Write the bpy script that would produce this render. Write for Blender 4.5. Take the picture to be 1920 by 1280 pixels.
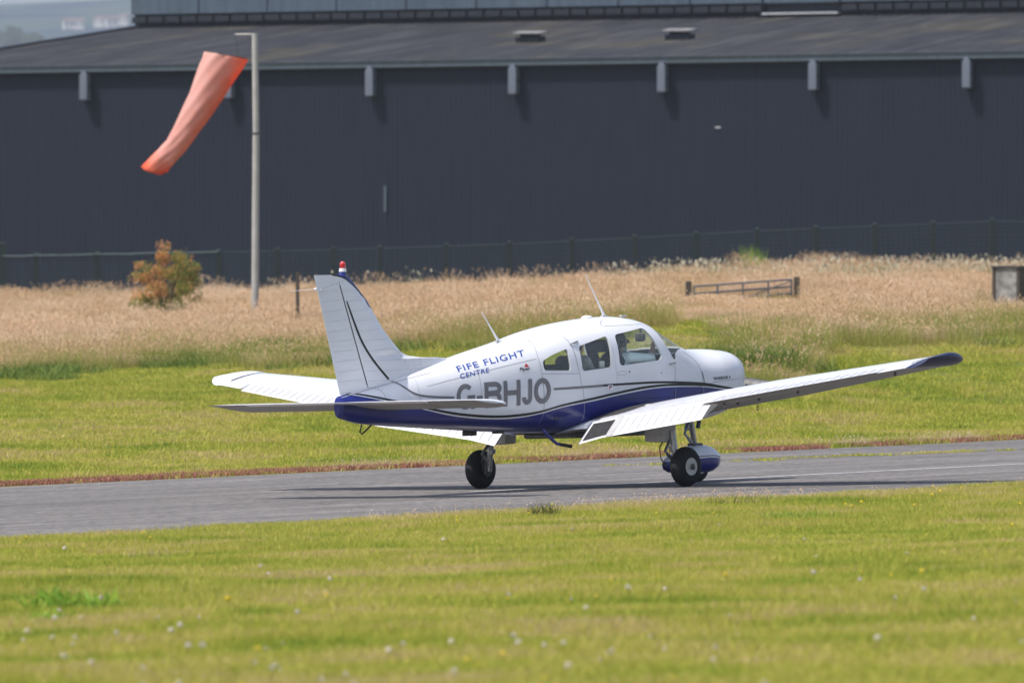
import bpy, bmesh, math, random
import numpy as np
from mathutils import Vector, Matrix
random.seed(7); rng = np.random.default_rng(7)
sc = bpy.context.scene
for o in list(bpy.data.objects): bpy.data.objects.remove(o)

# ------------------------------------------------------------------ camera
CAM_H = 1.54
cam = bpy.data.cameras.new("camera"); cam_o = bpy.data.objects.new("camera", cam)
sc.collection.objects.link(cam_o); sc.camera = cam_o
cam_o.location = (0, 0, CAM_H)
cam_o.rotation_euler = (math.radians(90) + 20/12800, 0, 0)
cam.sensor_width = 36; cam.lens = 240
cam.clip_start = 0.5; cam.clip_end = 12000
cam.dof.use_dof = True; cam.dof.focus_distance = 77.0; cam.dof.aperture_fstop = 4.2

# ------------------------------------------------------------------ sky, sun, exposure
SUN_AZ = Vector((-0.87, -0.48, 0)).normalized(); SUN_EL = math.radians(60)
sun_dir = Vector((SUN_AZ.x*math.cos(SUN_EL), SUN_AZ.y*math.cos(SUN_EL), math.sin(SUN_EL)))
w = bpy.data.worlds.new("World"); sc.world = w; w.use_nodes = True
nt = w.node_tree; bg = nt.nodes["Background"]
sky = nt.nodes.new("ShaderNodeTexSky"); sky.sky_type = 'NISHITA'; sky.sun_disc = False
sky.sun_elevation = SUN_EL; sky.sun_rotation = math.atan2(SUN_AZ.x, SUN_AZ.y)
sky.air_density = 1.0; sky.dust_density = 3.0; sky.ozone_density = 1.0
nt.links.new(sky.outputs[0], bg.inputs[0]); bg.inputs[1].default_value = 0.145
sl = bpy.data.lights.new("sun", 'SUN'); sl.energy = 3.6; sl.angle = math.radians(0.6); sl.color = (1.0, 0.96, 0.9)
so = bpy.data.objects.new("sun", sl); sc.collection.objects.link(so)
so.rotation_euler = sun_dir.to_track_quat('Z', 'Y').to_euler()
sc.view_settings.view_transform = 'Standard'; sc.view_settings.look = 'None'
sc.view_settings.gamma = 1; sc.view_settings.use_curve_mapping = False
sc.view_settings.exposure = 0.35

# ------------------------------------------------------------------ helpers
COL = sc.collection
def link(o, parent=None):
    COL.objects.link(o)
    if parent: o.parent = parent
    return o
def tag(o, label=None, cat=None, group=None, kind=None):
    if label: o["label"] = label
    if cat: o["category"] = cat
    if group: o["group"] = group
    if kind: o["kind"] = kind
    return o
def empty(name, label, cat, loc=(0,0,0), rotz=0, group=None):
    o = bpy.data.objects.new(name, None); link(o); o.location = loc; o.rotation_euler = (0,0,rotz)
    o.empty_display_size = .3
    return tag(o, label, cat, group)
def obj(name, bm, mats, parent=None, smooth=False):
    me = bpy.data.meshes.new(name); bm.to_mesh(me); bm.free()
    for m in (mats if isinstance(mats, (list, tuple)) else [mats]): me.materials.append(m)
    if smooth:
        for p in me.polygons: p.use_smooth = True
    return link(bpy.data.objects.new(name, me), parent)
def auto(o, ang=35):
    me = o.data
    for p in me.polygons: p.use_smooth = True
    me.set_sharp_from_angle(angle=math.radians(ang)); return o
def fresh(): return bmesh.new()
def add_box(bm, c, s, rot=None, bevel=0, mat=0):
    r = bmesh.ops.create_cube(bm, size=1)
    vs = r['verts']
    M = Matrix.Translation(c) @ (rot.to_4x4() if rot else Matrix.Identity(4)) @ Matrix.Diagonal((s[0], s[1], s[2], 1))
    bmesh.ops.transform(bm, matrix=M, verts=vs)
    fs = list({f for v in vs for f in v.link_faces})
    for f in fs: f.material_index = mat
    if bevel:
        es = list({e for f in fs for e in f.edges})
        bmesh.ops.bevel(bm, geom=es, offset=bevel, segments=2, affect='EDGES', profile=.6)
def add_tube(bm, pts, r, n=8, mat=0, cap=True):
    pts = [Vector(p) for p in pts]; rs = r if isinstance(r, (list, tuple)) else [r]*len(pts)
    rings = []
    for i, p in enumerate(pts):
        a = pts[max(i-1,0)]; b = pts[min(i+1,len(pts)-1)]
        d = (b-a).normalized(); q = d.to_track_quat('Z', 'Y')
        rings.append([bm.verts.new(p + q @ Vector((math.cos(t)*rs[i], math.sin(t)*rs[i], 0))) for t in [2*math.pi*k/n for k in range(n)]])
    for A, B in zip(rings, rings[1:]):
        for k in range(n):
            f = bm.faces.new((A[k], A[(k+1)%n], B[(k+1)%n], B[k])); f.material_index = mat; f.smooth = True
    if cap:
        for c_ in (bm.faces.new(rings[0][::-1]), bm.faces.new(rings[-1])):
            c_.material_index = mat
            for e in c_.edges: e.smooth = False
def add_loft(bm, rings, close=True, caps=True, mat=0, smooth=True):
    R_ = [[bm.verts.new(p) for p in r] for r in rings]
    n = len(R_[0])
    for A, B in zip(R_, R_[1:]):
        for k in range(n if close else n-1):
            f = bm.faces.new((A[k], A[(k+1)%n], B[(k+1)%n], B[k])); f.material_index = mat; f.smooth = smooth
    if caps:
        try: bm.faces.new(R_[0][::-1]).material_index = mat; bm.faces.new(R_[-1]).material_index = mat
        except Exception: pass
    return R_
def add_lathe(bm, prof, axis_o, axis_d, n=32, mat=0):
    """prof = (along axis, radius)"""
    d = Vector(axis_d).normalized(); q = d.to_track_quat('Z', 'Y'); o = Vector(axis_o)
    rings = [[o + q @ Vector((r*math.cos(2*math.pi*k/n), r*math.sin(2*math.pi*k/n), a)) for k in range(n)] for a, r in prof]
    add_loft(bm, rings, mat=mat)
def fixn(bm): bmesh.ops.recalc_face_normals(bm, faces=bm.faces[:])

# ------------------------------------------------------------------ materials
def newmat(name):
    m = bpy.data.materials.new(name); m.use_nodes = True
    return m, m.node_tree, m.node_tree.nodes["Principled BSDF"]
def N(t, typ, **kw):
    n = t.nodes.new(typ)
    for k, v in kw.items(): setattr(n, k, v)
    return n
def noise(t, vec, scale, detail=4, rough=.55, dist=0):
    n = N(t, "ShaderNodeTexNoise"); n.inputs["Scale"].default_value = scale; n.inputs["Detail"].default_value = detail
    n.inputs["Roughness"].default_value = rough; n.inputs["Distortion"].default_value = dist
    if vec is not None: t.links.new(vec, n.inputs["Vector"])
    return n.outputs["Fac"]
def mapping(t, vec, sc_=(1,1,1), rot=(0,0,0)):
    n = N(t, "ShaderNodeMapping"); n.inputs["Scale"].default_value = sc_; n.inputs["Rotation"].default_value = rot
    t.links.new(vec, n.inputs["Vector"]); return n.outputs[0]
def ramp(t, fac, stops):
    n = N(t, "ShaderNodeValToRGB"); cr = n.color_ramp
    while len(cr.elements) > 1: cr.elements.remove(cr.elements[-1])
    for i, (p, c) in enumerate(stops):
        e = cr.elements[0] if i == 0 else cr.elements.new(p)
        e.position = p; e.color = (*c, 1) if len(c) == 3 else c
    t.links.new(fac, n.inputs[0]); return n.outputs[0]
def mix(t, fac, a, b, blend='MIX'):
    n = N(t, "ShaderNodeMix", data_type='RGBA', blend_type=blend)
    for s, v in ((n.inputs[0], fac), (n.inputs[6], a), (n.inputs[7], b)):
        if isinstance(v, (int, float)): s.default_value = v
        elif isinstance(v, tuple): s.default_value = (*v, 1) if len(v) == 3 else v
        else: t.links.new(v, s)
    return n.outputs[2]
def math_(t, op, a, b=None, c=None):
    n = N(t, "ShaderNodeMath", operation=op)
    for i, v in enumerate((a, b, c)):
        if v is None: continue
        if isinstance(v, (int, float)): n.inputs[i].default_value = v
        else: t.links.new(v, n.inputs[i])
    return n.outputs[0]
def bump(t, bsdf, h, strength=.3, dist=.01):
    n = N(t, "ShaderNodeBump"); n.inputs["Strength"].default_value = strength; n.inputs["Distance"].default_value = dist
    t.links.new(h, n.inputs["Height"]); t.links.new(n.outputs[0], bsdf.inputs["Normal"])
def ocoord(t): return N(t, "ShaderNodeTexCoord").outputs["Object"]
def wpos(t): return N(t, "ShaderNodeNewGeometry").outputs["Position"]
def simple(name, col, rough=.5, metal=0, var=.15, scale=6, bumpk=0, bscale=60, world=False, coat=0):
    m, t, b = newmat(name); v = wpos(t) if world else ocoord(t)
    f = noise(t, v, scale)
    lo = tuple(c*(1-var) for c in col); hi = tuple(min(1, c*(1+var)) for c in col)
    t.links.new(ramp(t, f, [(.3, lo), (.7, hi)]), b.inputs["Base Color"])
    b.inputs["Roughness"].default_value = rough; b.inputs["Metallic"].default_value = metal
    b.inputs["Coat Weight"].default_value = coat
    if bumpk: bump(t, b, noise(t, v, bscale), bumpk)
    return m
BLUE = (.014, .021, .185)
WHITE = (.76, .765, .80)
def paint(name, mode):
    m, t, b = newmat(name); v = ocoord(t)
    sep = N(t, "ShaderNodeSeparateXYZ"); t.links.new(v, sep.inputs[0])
    dirt = noise(t, mapping(t, v, (1.2, 1.2, 5)), 2.2, 6, .6)
    white = ramp(t, dirt, [(.25, tuple(c*.93 for c in WHITE)), (.6, WHITE)])
    blue = ramp(t, noise(t, v, 3), [(.3, tuple(c*.85 for c in BLUE)), (.7, tuple(c*1.15 for c in BLUE))])
    if mode:
        fc = N(t, "ShaderNodeFloatCurve"); cu = fc.mapping.curves[0]
        pts, x0, x1, z0, z1 = mode['pts'], *mode['rng']
        pp = [((x-x0)/(x1-x0), (z-z0)/(z1-z0)) for x, z in pts]
        cu.points[0].location = pp[0]; cu.points[1].location = pp[-1]
        for p in pp[1:-1]: cu.points.new(*p)
        fc.mapping.update()
        xn = math_(t, 'DIVIDE', math_(t, 'SUBTRACT', sep.outputs[0], x0), x1-x0)
        t.links.new(xn, fc.inputs[1])
        zz = math_(t, 'ADD', math_(t, 'MULTIPLY', fc.outputs[0], z1-z0), z0)
        f = math_(t, 'LESS_THAN' if mode['below'] else 'GREATER_THAN', sep.outputs[2], zz)
        t.links.new(mix(t, f, white, blue), b.inputs["Base Color"])
    else: t.links.new(white, b.inputs["Base Color"])
    b.inputs["Roughness"].default_value = .28; b.inputs["Coat Weight"].default_value = .35; b.inputs["Coat Roughness"].default_value = .08
    bump(t, b, noise(t, v, 5, 2), .12, .01)
    return m
M = {}
M['white'] = paint('white_paint', None)
M['livery'] = paint('white_over_blue_paint', dict(below=True, rng=(-4.1, 2.7, .4, 1.4), pts=[(-4.1,1.17),(-3.871,1.139),(-3.565,1.081),(-2.999,.967),(-2.844,.934),(-2.395,.852),(-1.95,.814),(-1.593,.812),(-1.24,.849),(-.875,.922),(-.348,.98),(-.054,1.02),(.55,1.084),(.953,1.099),(1.49,1.087),(1.822,1.065),(2.3,1.02),(2.7,.98)]))
M['fin'] = paint('fin_paint', dict(below=False, rng=(-4.1, -2.5, 2.0, 2.5), pts=[(-4.1,2.43),(-4.02,2.426),(-3.86,2.40),(-3.771,2.36),(-3.65,2.28),(-3.541,2.185),(-3.4,2.05),(-2.5,2.0)]))
M['spat'] = paint('spat_paint', dict(below=True, rng=(1.2, 2.6, 0, .5), pts=[(1.2,.24),(1.6,.255),(1.9,.27),(2.15,.275),(2.35,.25),(2.6,.2)]))
M['blue'] = simple('navy_paint', BLUE, .25, var=.1, scale=3, coat=.5)
M['tipblue'] = simple('dark_navy_paint', (.008,.0085,.055), .42, var=.1, scale=3, coat=.1)
M['black'] = simple('black_stripe', (.012,.012,.014), .4, var=.1)
M['seam'] = simple('dark_seam', (.33,.33,.35), .7, var=.3, scale=3)
M['under'] = simple('shaded_underside_paint', (.33,.315,.305), .5, var=.12, scale=4)  # white paint greyed for downward faces: their shade is put into the colour
M['crease'] = simple('dark_crease', (.40,.40,.43), .5, var=.1)
M['rim'] = simple('pale_rim_paint', (.66,.65,.63), .4, var=.1, scale=20)
M['bead'] = simple('panel_crease', (.57,.57,.60), .5, var=.1)
M['wht'] = simple('white_stripe', (.8,.8,.83), .35, var=.03)
M['reg'] = simple('grey_lettering', (.165,.16,.17), .4, var=.12, scale=5)
M['regblue'] = simple('blue_lettering', (.035,.085,.34), .4, var=.08)
M['red'] = simple('red_mark', (.55,.02,.03), .4, var=.05)
M['walk'] = simple('nonslip_walkway', (.03,.029,.032), .9, var=.35, scale=14, bumpk=.4, bscale=200)
M['metal'] = simple('bare_metal', (.42,.42,.42), .35, .9, var=.2, scale=20)
M['dmetal'] = simple('dark_metal', (.10,.10,.10), .45, .6, var=.3, scale=20)
M['grey'] = simple('grey_fairing_paint', (.46,.46,.46), .45, var=.12, scale=9)
M['rubber'] = simple('tyre_rubber', (.013,.013,.014), .75, var=.3, scale=30, bumpk=.2)
M['interior'] = simple('cabin_lining', (.07,.075,.09), .8, var=.2)
M['headlining'] = simple('cabin_lining_pale', (.30,.29,.25), .8, var=.1)
M['seatm'] = simple('seat_fabric', (.06,.06,.075), .85, var=.3, scale=12)
M['redlens'] = simple('red_lens', (.6,.008,.01), .12, var=.05, coat=1)
M['lens'] = simple('clear_lens', (.75,.75,.78), .1, var=.03, coat=1)
def glass(name, tint, haze, gl=.10):
    m, t, b = newmat(name); t.nodes.remove(b); out = t.nodes["Material Output"]
    tr = N(t, "ShaderNodeBsdfTransparent"); tr.inputs[0].default_value = (*tint, 1)
    df = N(t, "ShaderNodeBsdfDiffuse"); df.inputs[0].default_value = (.75,.77,.78,1)
    gs = N(t, "ShaderNodeBsdfGlossy"); gs.inputs["Roughness"].default_value = .03
    lwn = N(t, "ShaderNodeLayerWeight"); lwn.inputs[0].default_value = .5
    lwf = math_(t, 'ADD', math_(t, 'MULTIPLY', math_(t, 'POWER', lwn.outputs["Facing"], 4.0), .4), .022)
    hz = math_(t, 'MULTIPLY', noise(t, ocoord(t), 7, 4), haze*2)
    m1 = N(t, "ShaderNodeMixShader"); t.links.new(hz, m1.inputs[0]); t.links.new(tr.outputs[0], m1.inputs[1]); t.links.new(df.outputs[0], m1.inputs[2])
    m2 = N(t, "ShaderNodeMixShader"); t.links.new(lwf, m2.inputs[0]); t.links.new(m1.outputs[0], m2.inputs[1]); t.links.new(gs.outputs[0], m2.inputs[2])
    t.links.new(m2.outputs[0], out.inputs[0]); return m
M['glass'] = glass('window_perspex', (.95,.97,.95), .035)
M['skin'] = simple('skin', (.60,.34,.24), .5, var=.08)
M['hair'] = simple('dark_hair', (.02,.017,.015), .7, var=.3)
M['navycloth'] = simple('navy_cloth', (.03,.035,.07), .9, var=.3, scale=20, bumpk=.3)
M['greycloth'] = simple('grey_cloth', (.20,.21,.23), .9, var=.2, scale=15, bumpk=.3)
M['mask'] = simple('pale_green_mask', (.25,.42,.38), .8, var=.06)
M['box'] = simple('white_card', (.8,.8,.8), .6, var=.04)
def striped():
    m, t, b = newmat('pale_blue_striped_cloth'); v = ocoord(t)
    wv = N(t, "ShaderNodeTexWave", wave_type='BANDS', bands_direction='X'); wv.inputs["Scale"].default_value = 14; wv.inputs["Distortion"].default_value = 1.2
    t.links.new(mapping(t, v, (1,1,1), (0,.6,0)), wv.inputs[0])
    t.links.new(ramp(t, wv.outputs["Fac"], [(.35,(.52,.64,.72)),(.6,(.74,.82,.86))]), b.inputs["Base Color"]); b.inputs["Roughness"].default_value = .85
    bump(t, b, noise(t, v, 18), .5, .02); return m
M['stripecloth'] = striped()

# ------------------------------------------------------------------ ground plane frame of the runway and the aeroplane
SXT = 0.028                                   # the airfield rises gently to the right
nrm = Vector((-SXT, 0, 1)).normalized()
HEAD = math.radians(48.33)
fwd = Vector((math.cos(HEAD), math.sin(HEAD), 0)); fwd = (fwd - nrm*fwd.dot(nrm)).normalized()
lft = nrm.cross(fwd)
R0 = Matrix((fwd, lft, nrm)).transposed()
T0 = Vector((.8133, 77.13, SXT*.8133))       # a point on the runway centre line
def rw(x, y, z=0): return T0 + R0 @ Vector((x, y, z))
TA = rw(-.5, -.41)                            # the aeroplane stands a little right of the centre line
MA = Matrix.Translation(TA) @ R0.to_4x4()
TU = [-.12,-.075,-.05,-.025,-.0125,0,.0258,.042,.054,.075,.12]
TA_ = [1.3,1.35,1.39,1.48,1.80,1.97,2.05,1.95,1.67,1.70,1.75]
def H(X, Y):
    """terrain height; arrays welcome"""
    X = np.asarray(X, float); Y = np.asarray(Y, float)
    base = SXT*np.clip(X, -260, 260)
    t = X/np.maximum(Y, 30)
    A = np.interp(t, TU, TA_)
    ys = 77.13 + (13.5 + .747*(X-.81))/.665
    ye = np.maximum(130, ys+22); y2 = ye + 95
    s1 = np.clip((Y-ys)/(ye-ys), 0, 1); s1 = s1*s1*(1.6-.6*s1)
    s2 = np.clip((Y-ye)/(y2-ye), 0, 1)
    return base + A*s1 + (3.45-A)*s2
def W(u, v, Y):
    """point seen at photo position (u, v) at distance Y -- used only as a surveying aid"""
    return Vector(((u-960)/12800*Y, Y, CAM_H-(v-660)/12800*Y))
def stand(u, Y, dz=0):
    X = (u-960)/12800*Y
    return Vector((X, Y, float(H(X, Y))+dz))
# ------------------------------------------------------------------ ground, runway
def gridmesh(xs, ys, f):
    bm = fresh(); V = [[bm.verts.new((x, y, float(f(x, y)))) for x in xs] for y in ys]
    for j in range(len(ys)-1):
        for i in range(len(xs)-1): bm.faces.new((V[j][i], V[j][i+1], V[j+1][i+1], V[j+1][i])).smooth = True
    return bm
def grass_ground_mat():
    m, t, b = newmat('grassland_soil'); v = wpos(t)
    a = noise(t, mapping(t, v, (1, .5, 1)), .35, 5); c = noise(t, v, 3.5, 6, .7)
    col = mix(t, .35, ramp(t, a, [(.3,(.115,.145,.022)),(.5,(.165,.175,.030)),(.7,(.20,.18,.045))]), ramp(t, c, [(.3,(.05,.065,.012)),(.7,(.22,.21,.05))]))
    t.links.new(col, b.inputs["Base Color"]); b.inputs["Roughness"].default_value = .95
    b.inputs["Specular IOR Level"].default_value = .1
    bump(t, b, c, .8, .05); return m
def asphalt_mat():
    m, t, b = newmat('runway_asphalt'); v = wpos(t)
    sp = noise(t, mapping(t, v, (1, .35, 1)), 9, 6, .8); big = noise(t, mapping(t, v, (1, 1, 1), (0, 0, -HEAD)), .25, 5)
    st = noise(t, mapping(t, mapping(t, v, (1,1,1), (0,0,-HEAD)), (.12, 1.3, 1)), 1.2, 6, .65)
    base = ramp(t, sp, [(.30,(.102,.097,.092)),(.5,(.168,.158,.151)),(.70,(.255,.240,.229))])
    base = mix(t, .75, base, ramp(t, st, [(.34,(.60,.59,.60)),(.66,(1.25,1.22,1.2))]), 'MULTIPLY')
    base = mix(t, .6, base, ramp(t, big, [(.35,(.8,.8,.8)),(.65,(1.1,1.1,1.1))]), 'MULTIPLY')
    cr = noise(t, mapping(t, mapping(t, v, (1,1,1), (0,0,-HEAD)), (.5, 1, 1)), .55, 3, .5, 1.5)
    crk = math_(t, 'LESS_THAN', math_(t, 'ABSOLUTE', math_(t, 'SUBTRACT', cr, .5)), .004)
    base = mix(t, math_(t, 'MULTIPLY', crk, .55), base, (.045,.043,.04))
    t.links.new(base, b.inputs["Base Color"]); b.inputs["Roughness"].default_value = .85
    b.inputs["Specular IOR Level"].default_value = .25
    bump(t, b, sp, .5, .01); return m
def whiteline_mat():
    m, t, b = newmat('worn_white_line'); v = wpos(t)
    f = noise(t, v, 9, 6, .7)
    t.links.new(ramp(t, f, [(.36,(.2,.2,.2)),(.46,(.62,.62,.62))]), b.inputs["Base Color"]); b.inputs["Roughness"].default_value = .8; return m
xs = [-6000,-3000,-1200,-600,-300,-200,-140,-100]+list(np.arange(-80,80.1,1.6))+[100,140,200,300,600,1200,3000,6000]
ys = [-800,-300,-100,-40,-10,0]+list(np.arange(10,260,2.0))+[262,270,285,300,330,380,450,600,900,1500,2500,4000,6000,9000]
g = obj('ground', gridmesh(xs, ys, H), grass_ground_mat()); tag(g, 'grassy airfield ground rising gently behind the runway', kind='structure')
def strip(x0, x1, y0, y1, z, n=160, wob=0):
    bm = fresh(); A = []; B = []
    for i in range(n+1):
        x = x0+(x1-x0)*i/n
        wa = wob*(math.sin(x*1.7)+.6*math.sin(x*4.3+1)) ; wb = wob*(math.sin(x*1.3+2)+.6*math.sin(x*5.1))
        A.append(bm.verts.new(rw(x, y0+wa, z))); B.append(bm.verts.new(rw(x, y1+wb, z)))
    for i in range(n): bm.faces.new((A[i], A[i+1], B[i+1], B[i]))
    return bm
r = obj('runway', strip(-190, 190, -9.0, 12.1, .004, 400, .05), asphalt_mat()); tag(r, 'weathered grey asphalt runway with a worn white centre line', kind='structure')
tag(obj('centre_line', strip(-1.9, 190, -.075, .075, .008, 300), whiteline_mat()), 'thin worn white line painted along the runway beyond the tail', kind='structure')

# ------------------------------------------------------------------ vegetation scattering (stuff)
def blade_mat(name, stops, patch_scale=.35, stretch=(.45,1,1), tone=.5, trans=.25, grow=0):
    m, t, b = newmat(name); v = wpos(t)
    a = noise(t, mapping(t, v, stretch), patch_scale, 8, .68, .6)
    tn = N(t, "ShaderNodeAttribute", attribute_name='tone').outputs["Fac"]
    f = math_(t, 'ADD', math_(t, 'MULTIPLY', a, 1-tone), math_(t, 'MULTIPLY', tn, tone))
    if grow: f = math_(t, 'ADD', f, math_(t, 'MULTIPLY', math_(t, 'SUBTRACT', N(t, "ShaderNodeAttribute", attribute_name='hgt').outputs["Fac"], .55), grow))
    t.links.new(ramp(t, f, stops), b.inputs["Base Color"]); b.inputs["Roughness"].default_value = .6
    b.inputs["Specular IOR Level"].default_value = .2
    out = t.nodes["Material Output"]; tl = N(t, "ShaderNodeBsdfTranslucent"); t.links.new(ramp(t, f, stops), tl.inputs[0])
    mx = N(t, "ShaderNodeMixShader"); mx.inputs[0].default_value = trans
    t.links.new(b.outputs[0], mx.inputs[1]); t.links.new(tl.outputs[0], mx.inputs[2]); t.links.new(mx.outputs[0], out.inputs[0]); return m
def clump(name, n, rad, h0, h1, wdt, lean, mat, head=0, headmat=None, seed=0, leafy=0):
    r_ = np.random.default_rng(seed); V = []; F = []; TN = []; MI = []; HG = []
    for i in range(n):
        a = r_.uniform(0, 2*math.pi); rr = rad*math.sqrt(r_.uniform()); p = np.array([rr*math.cos(a), rr*math.sin(a), -.01])
        h = r_.uniform(h0, h1); la = r_.uniform(0, 2*math.pi); ln = lean*h*r_.uniform(.2, 1); d = np.array([math.cos(la)*ln, math.sin(la)*ln, 0])
        fa = r_.uniform(0, math.pi); s = np.array([math.cos(fa), math.sin(fa), 0])*wdt/2*r_.uniform(.7,1.3)
        m1 = p+d*.35+np.array([0,0,h*.55]); tp = p+d+np.array([0,0,h])
        k = len(V); tn = r_.uniform()
        V += [p-s, p+s, m1+s*.8, m1-s*.8, tp]; F += [(k,k+1,k+2,k+3), (k+3,k+2,k+4)]; TN += [tn]*5; MI += [0,0]; HG += [0,0,.55*h/h1,.55*h/h1,h/h1]
        if head and r_.uniform() < head:
            k = len(V); hl = h*.13; hw_ = wdt*1.6; dd = d/(np.linalg.norm(d)+1e-6)*hl*.5
            for q in range(2):
                fa2 = fa+q*math.pi/2; s2 = np.array([math.cos(fa2), math.sin(fa2), 0])*hw_
                k = len(V); V += [tp, tp+dd*.5+s2+np.array([0,0,hl*.4]), tp+dd+np.array([0,0,hl]), tp+dd*.5-s2+np.array([0,0,hl*.4])]
                F += [(k,k+1,k+2,k+3)]; TN += [tn]*4; MI += [1]; HG += [1]*4
    me = bpy.data.meshes.new(name); me.from_pydata([tuple(x) for x in V], [], F)
    at = me.attributes.new('tone', 'FLOAT', 'POINT'); at.data.foreach_set('value', np.array(TN, 'f'))
    at = me.attributes.new('hgt', 'FLOAT', 'POINT'); at.data.foreach_set('value', np.array(HG, 'f'))
    me.materials.append(mat); me.materials.append(headmat or mat)
    me.polygons.foreach_set('material_index', MI)
    return bpy.data.objects.new(name, me)
def scatter_group(coll):
    ng = bpy.data.node_groups.new('scatter', 'GeometryNodeTree')
    ng.interface.new_socket('Geometry', in_out='INPUT', socket_type='NodeSocketGeometry')
    ng.interface.new_socket('Geometry', in_out='OUTPUT', socket_type='NodeSocketGeometry')
    n = ng.nodes; L = ng.links
    gi = n.new('NodeGroupInput'); go = n.new('NodeGroupOutput'); iop = n.new('GeometryNodeInstanceOnPoints')
    ci = n.new('GeometryNodeCollectionInfo'); ci.inputs[0].default_value = coll; ci.inputs[1].default_value = True; ci.inputs[2].default_value = True
    def na(nm, ty):
        a = n.new('GeometryNodeInputNamedAttribute'); a.data_type = ty; a.inputs[0].default_value = nm; return a.outputs[0]
    cx = n.new('ShaderNodeCombineXYZ'); L.new(na('rot','FLOAT'), cx.inputs[2])
    m2p = n.new('GeometryNodeMeshToPoints'); L.new(gi.outputs[0], m2p.inputs[0])
    L.new(m2p.outputs[0], iop.inputs['Points']); L.new(ci.outputs[0], iop.inputs['Instance'])
    iop.inputs['Pick Instance'].default_value = True
    L.new(na('idx','INT'), iop.inputs['Instance Index']); L.new(cx.outputs[0], iop.inputs['Rotation'])
    L.new(na('scl','FLOAT_VECTOR'), iop.inputs['Scale'])
    L.new(iop.outputs[0], go.inputs[0]); return ng
def scatter(name, label, X, Y, srcs, smin, smax, hmul=None, cat=None, Z=None):
    n = len(X); Z = H(X, Y) if Z is None else Z
    me = bpy.data.meshes.new(name); me.vertices.add(n)
    me.vertices.foreach_set('co', np.stack([X, Y, Z], 1).astype('f').ravel())
    s = rng.uniform(smin, smax, n); hz = s*(hmul if hmul is not None else 1)
    a = me.attributes.new('scl', 'FLOAT_VECTOR', 'POINT'); a.data.foreach_set('vector', np.stack([s, s, hz], 1).astype('f').ravel())
    a = me.attributes.new('rot', 'FLOAT', 'POINT'); a.data.foreach_set('value', rng.uniform(0, 6.28, n).astype('f'))
    a = me.attributes.new('idx', 'INT', 'POINT'); a.data.foreach_set('value', rng.integers(0, len(srcs), n).astype('i'))
    co = bpy.data.collections.new(name+'_sources')
    for o in srcs: co.objects.link(o)
    o = link(bpy.data.objects.new(name, me)); md = o.modifiers.new('scatter', 'NODES'); md.node_group = scatter_group(co)
    tag(o, label, cat, kind='stuff'); return o
def vnoise(X, Y, s, seed=0):
    """cheap smooth value noise 0..1"""
    r_ = np.random.default_rng(seed); G = r_.uniform(size=(257, 257))
    x = X*s+1000.3; y = Y*s+1000.7; i = np.floor(x).astype(int); j = np.floor(y).astype(int); fx = x-i; fy = y-j
    fx = fx*fx*(3-2*fx); fy = fy*fy*(3-2*fy); g = lambda a, b: G[a % 257, b % 257]
    return g(i,j)*(1-fx)*(1-fy)+g(i+1,j)*fx*(1-fy)+g(i,j+1)*(1-fx)*fy+g(i+1,j+1)*fx*fy
def wedge(y0, y1, dens, mt=.078, ex=1.2):
    ex = ex*1.3+1.6 if y0 < 100 else ex+4.5
    """random points inside the strip of land that the view takes in, with a margin"""
    w0 = mt*y0+ex; w1 = mt*y1+ex; n = int((w0+w1)*(y1-y0)*dens)
    Y = rng.uniform(y0, y1, int(n*1.6)); X = rng.uniform(-1, 1, len(Y))*(mt*y1+ex)
    k = np.abs(X) < mt*Y+ex; X, Y = X[k], Y[k]
    return X[:n], Y[:n]
def runway_y(X, Y):  # distance left of the centre line
    return (X-T0.x)*lft.x + (Y-T0.y)*lft.y
LAWN = [(.325,(.15,.25,.025)),(.41,(.29,.36,.04)),(.465,(.42,.43,.06)),(.515,(.54,.51,.08)),(.57,(.54,.45,.14)),(.65,(.60,.45,.25))]
bm_near = blade_mat('lawn_blades', LAWN, 1.1, (.45,.6,1), .16, .4)
bm_far = blade_mat('far_lawn_blades', LAWN, .7, (.35,.35,1), .16, .4)
near_src = [clump('tuft', 80, .17, .025, .075, .0045, .7, bm_near, seed=i) for i in range(5)]
X, Y = wedge(27, 84, 48); wy = runway_y(X, Y); edge = -7.0 + .5*(vnoise(X, Y, 1.1, 3)-.5)
k = wy < edge; X, Y = X[k], Y[k]
hm = .55+.75*vnoise(X, Y, .7, 5)
scatter('mown_grass', 'mown yellow green grass in front of the runway', X, Y, near_src, .8, 1.25, hm)
far_src = [clump('tuft', 70, .30, .035, .10, .011, .7, bm_far, seed=20+i) for i in range(5)]
X, Y = wedge(84, 136, 15, .078, 2); wy = runway_y(X, Y); k = wy > 12.4+.4*vnoise(X, Y, .8, 6)
yb = np.interp(X/Y, [-.09,-.05,0,.02,.033,.036,.042,.046,.1], [131,131,129,129,128,118,118,127,129]) + 3*(vnoise(X, Y, .4, 9)-.5)
k &= Y < yb+4; X, Y = X[k], Y[k]
scatter('mown_grass', 'mown grass between the runway and the tall dry grass', X, Y, far_src, .8, 1.3, .6+.6*vnoise(X, Y, .5, 7))

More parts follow.
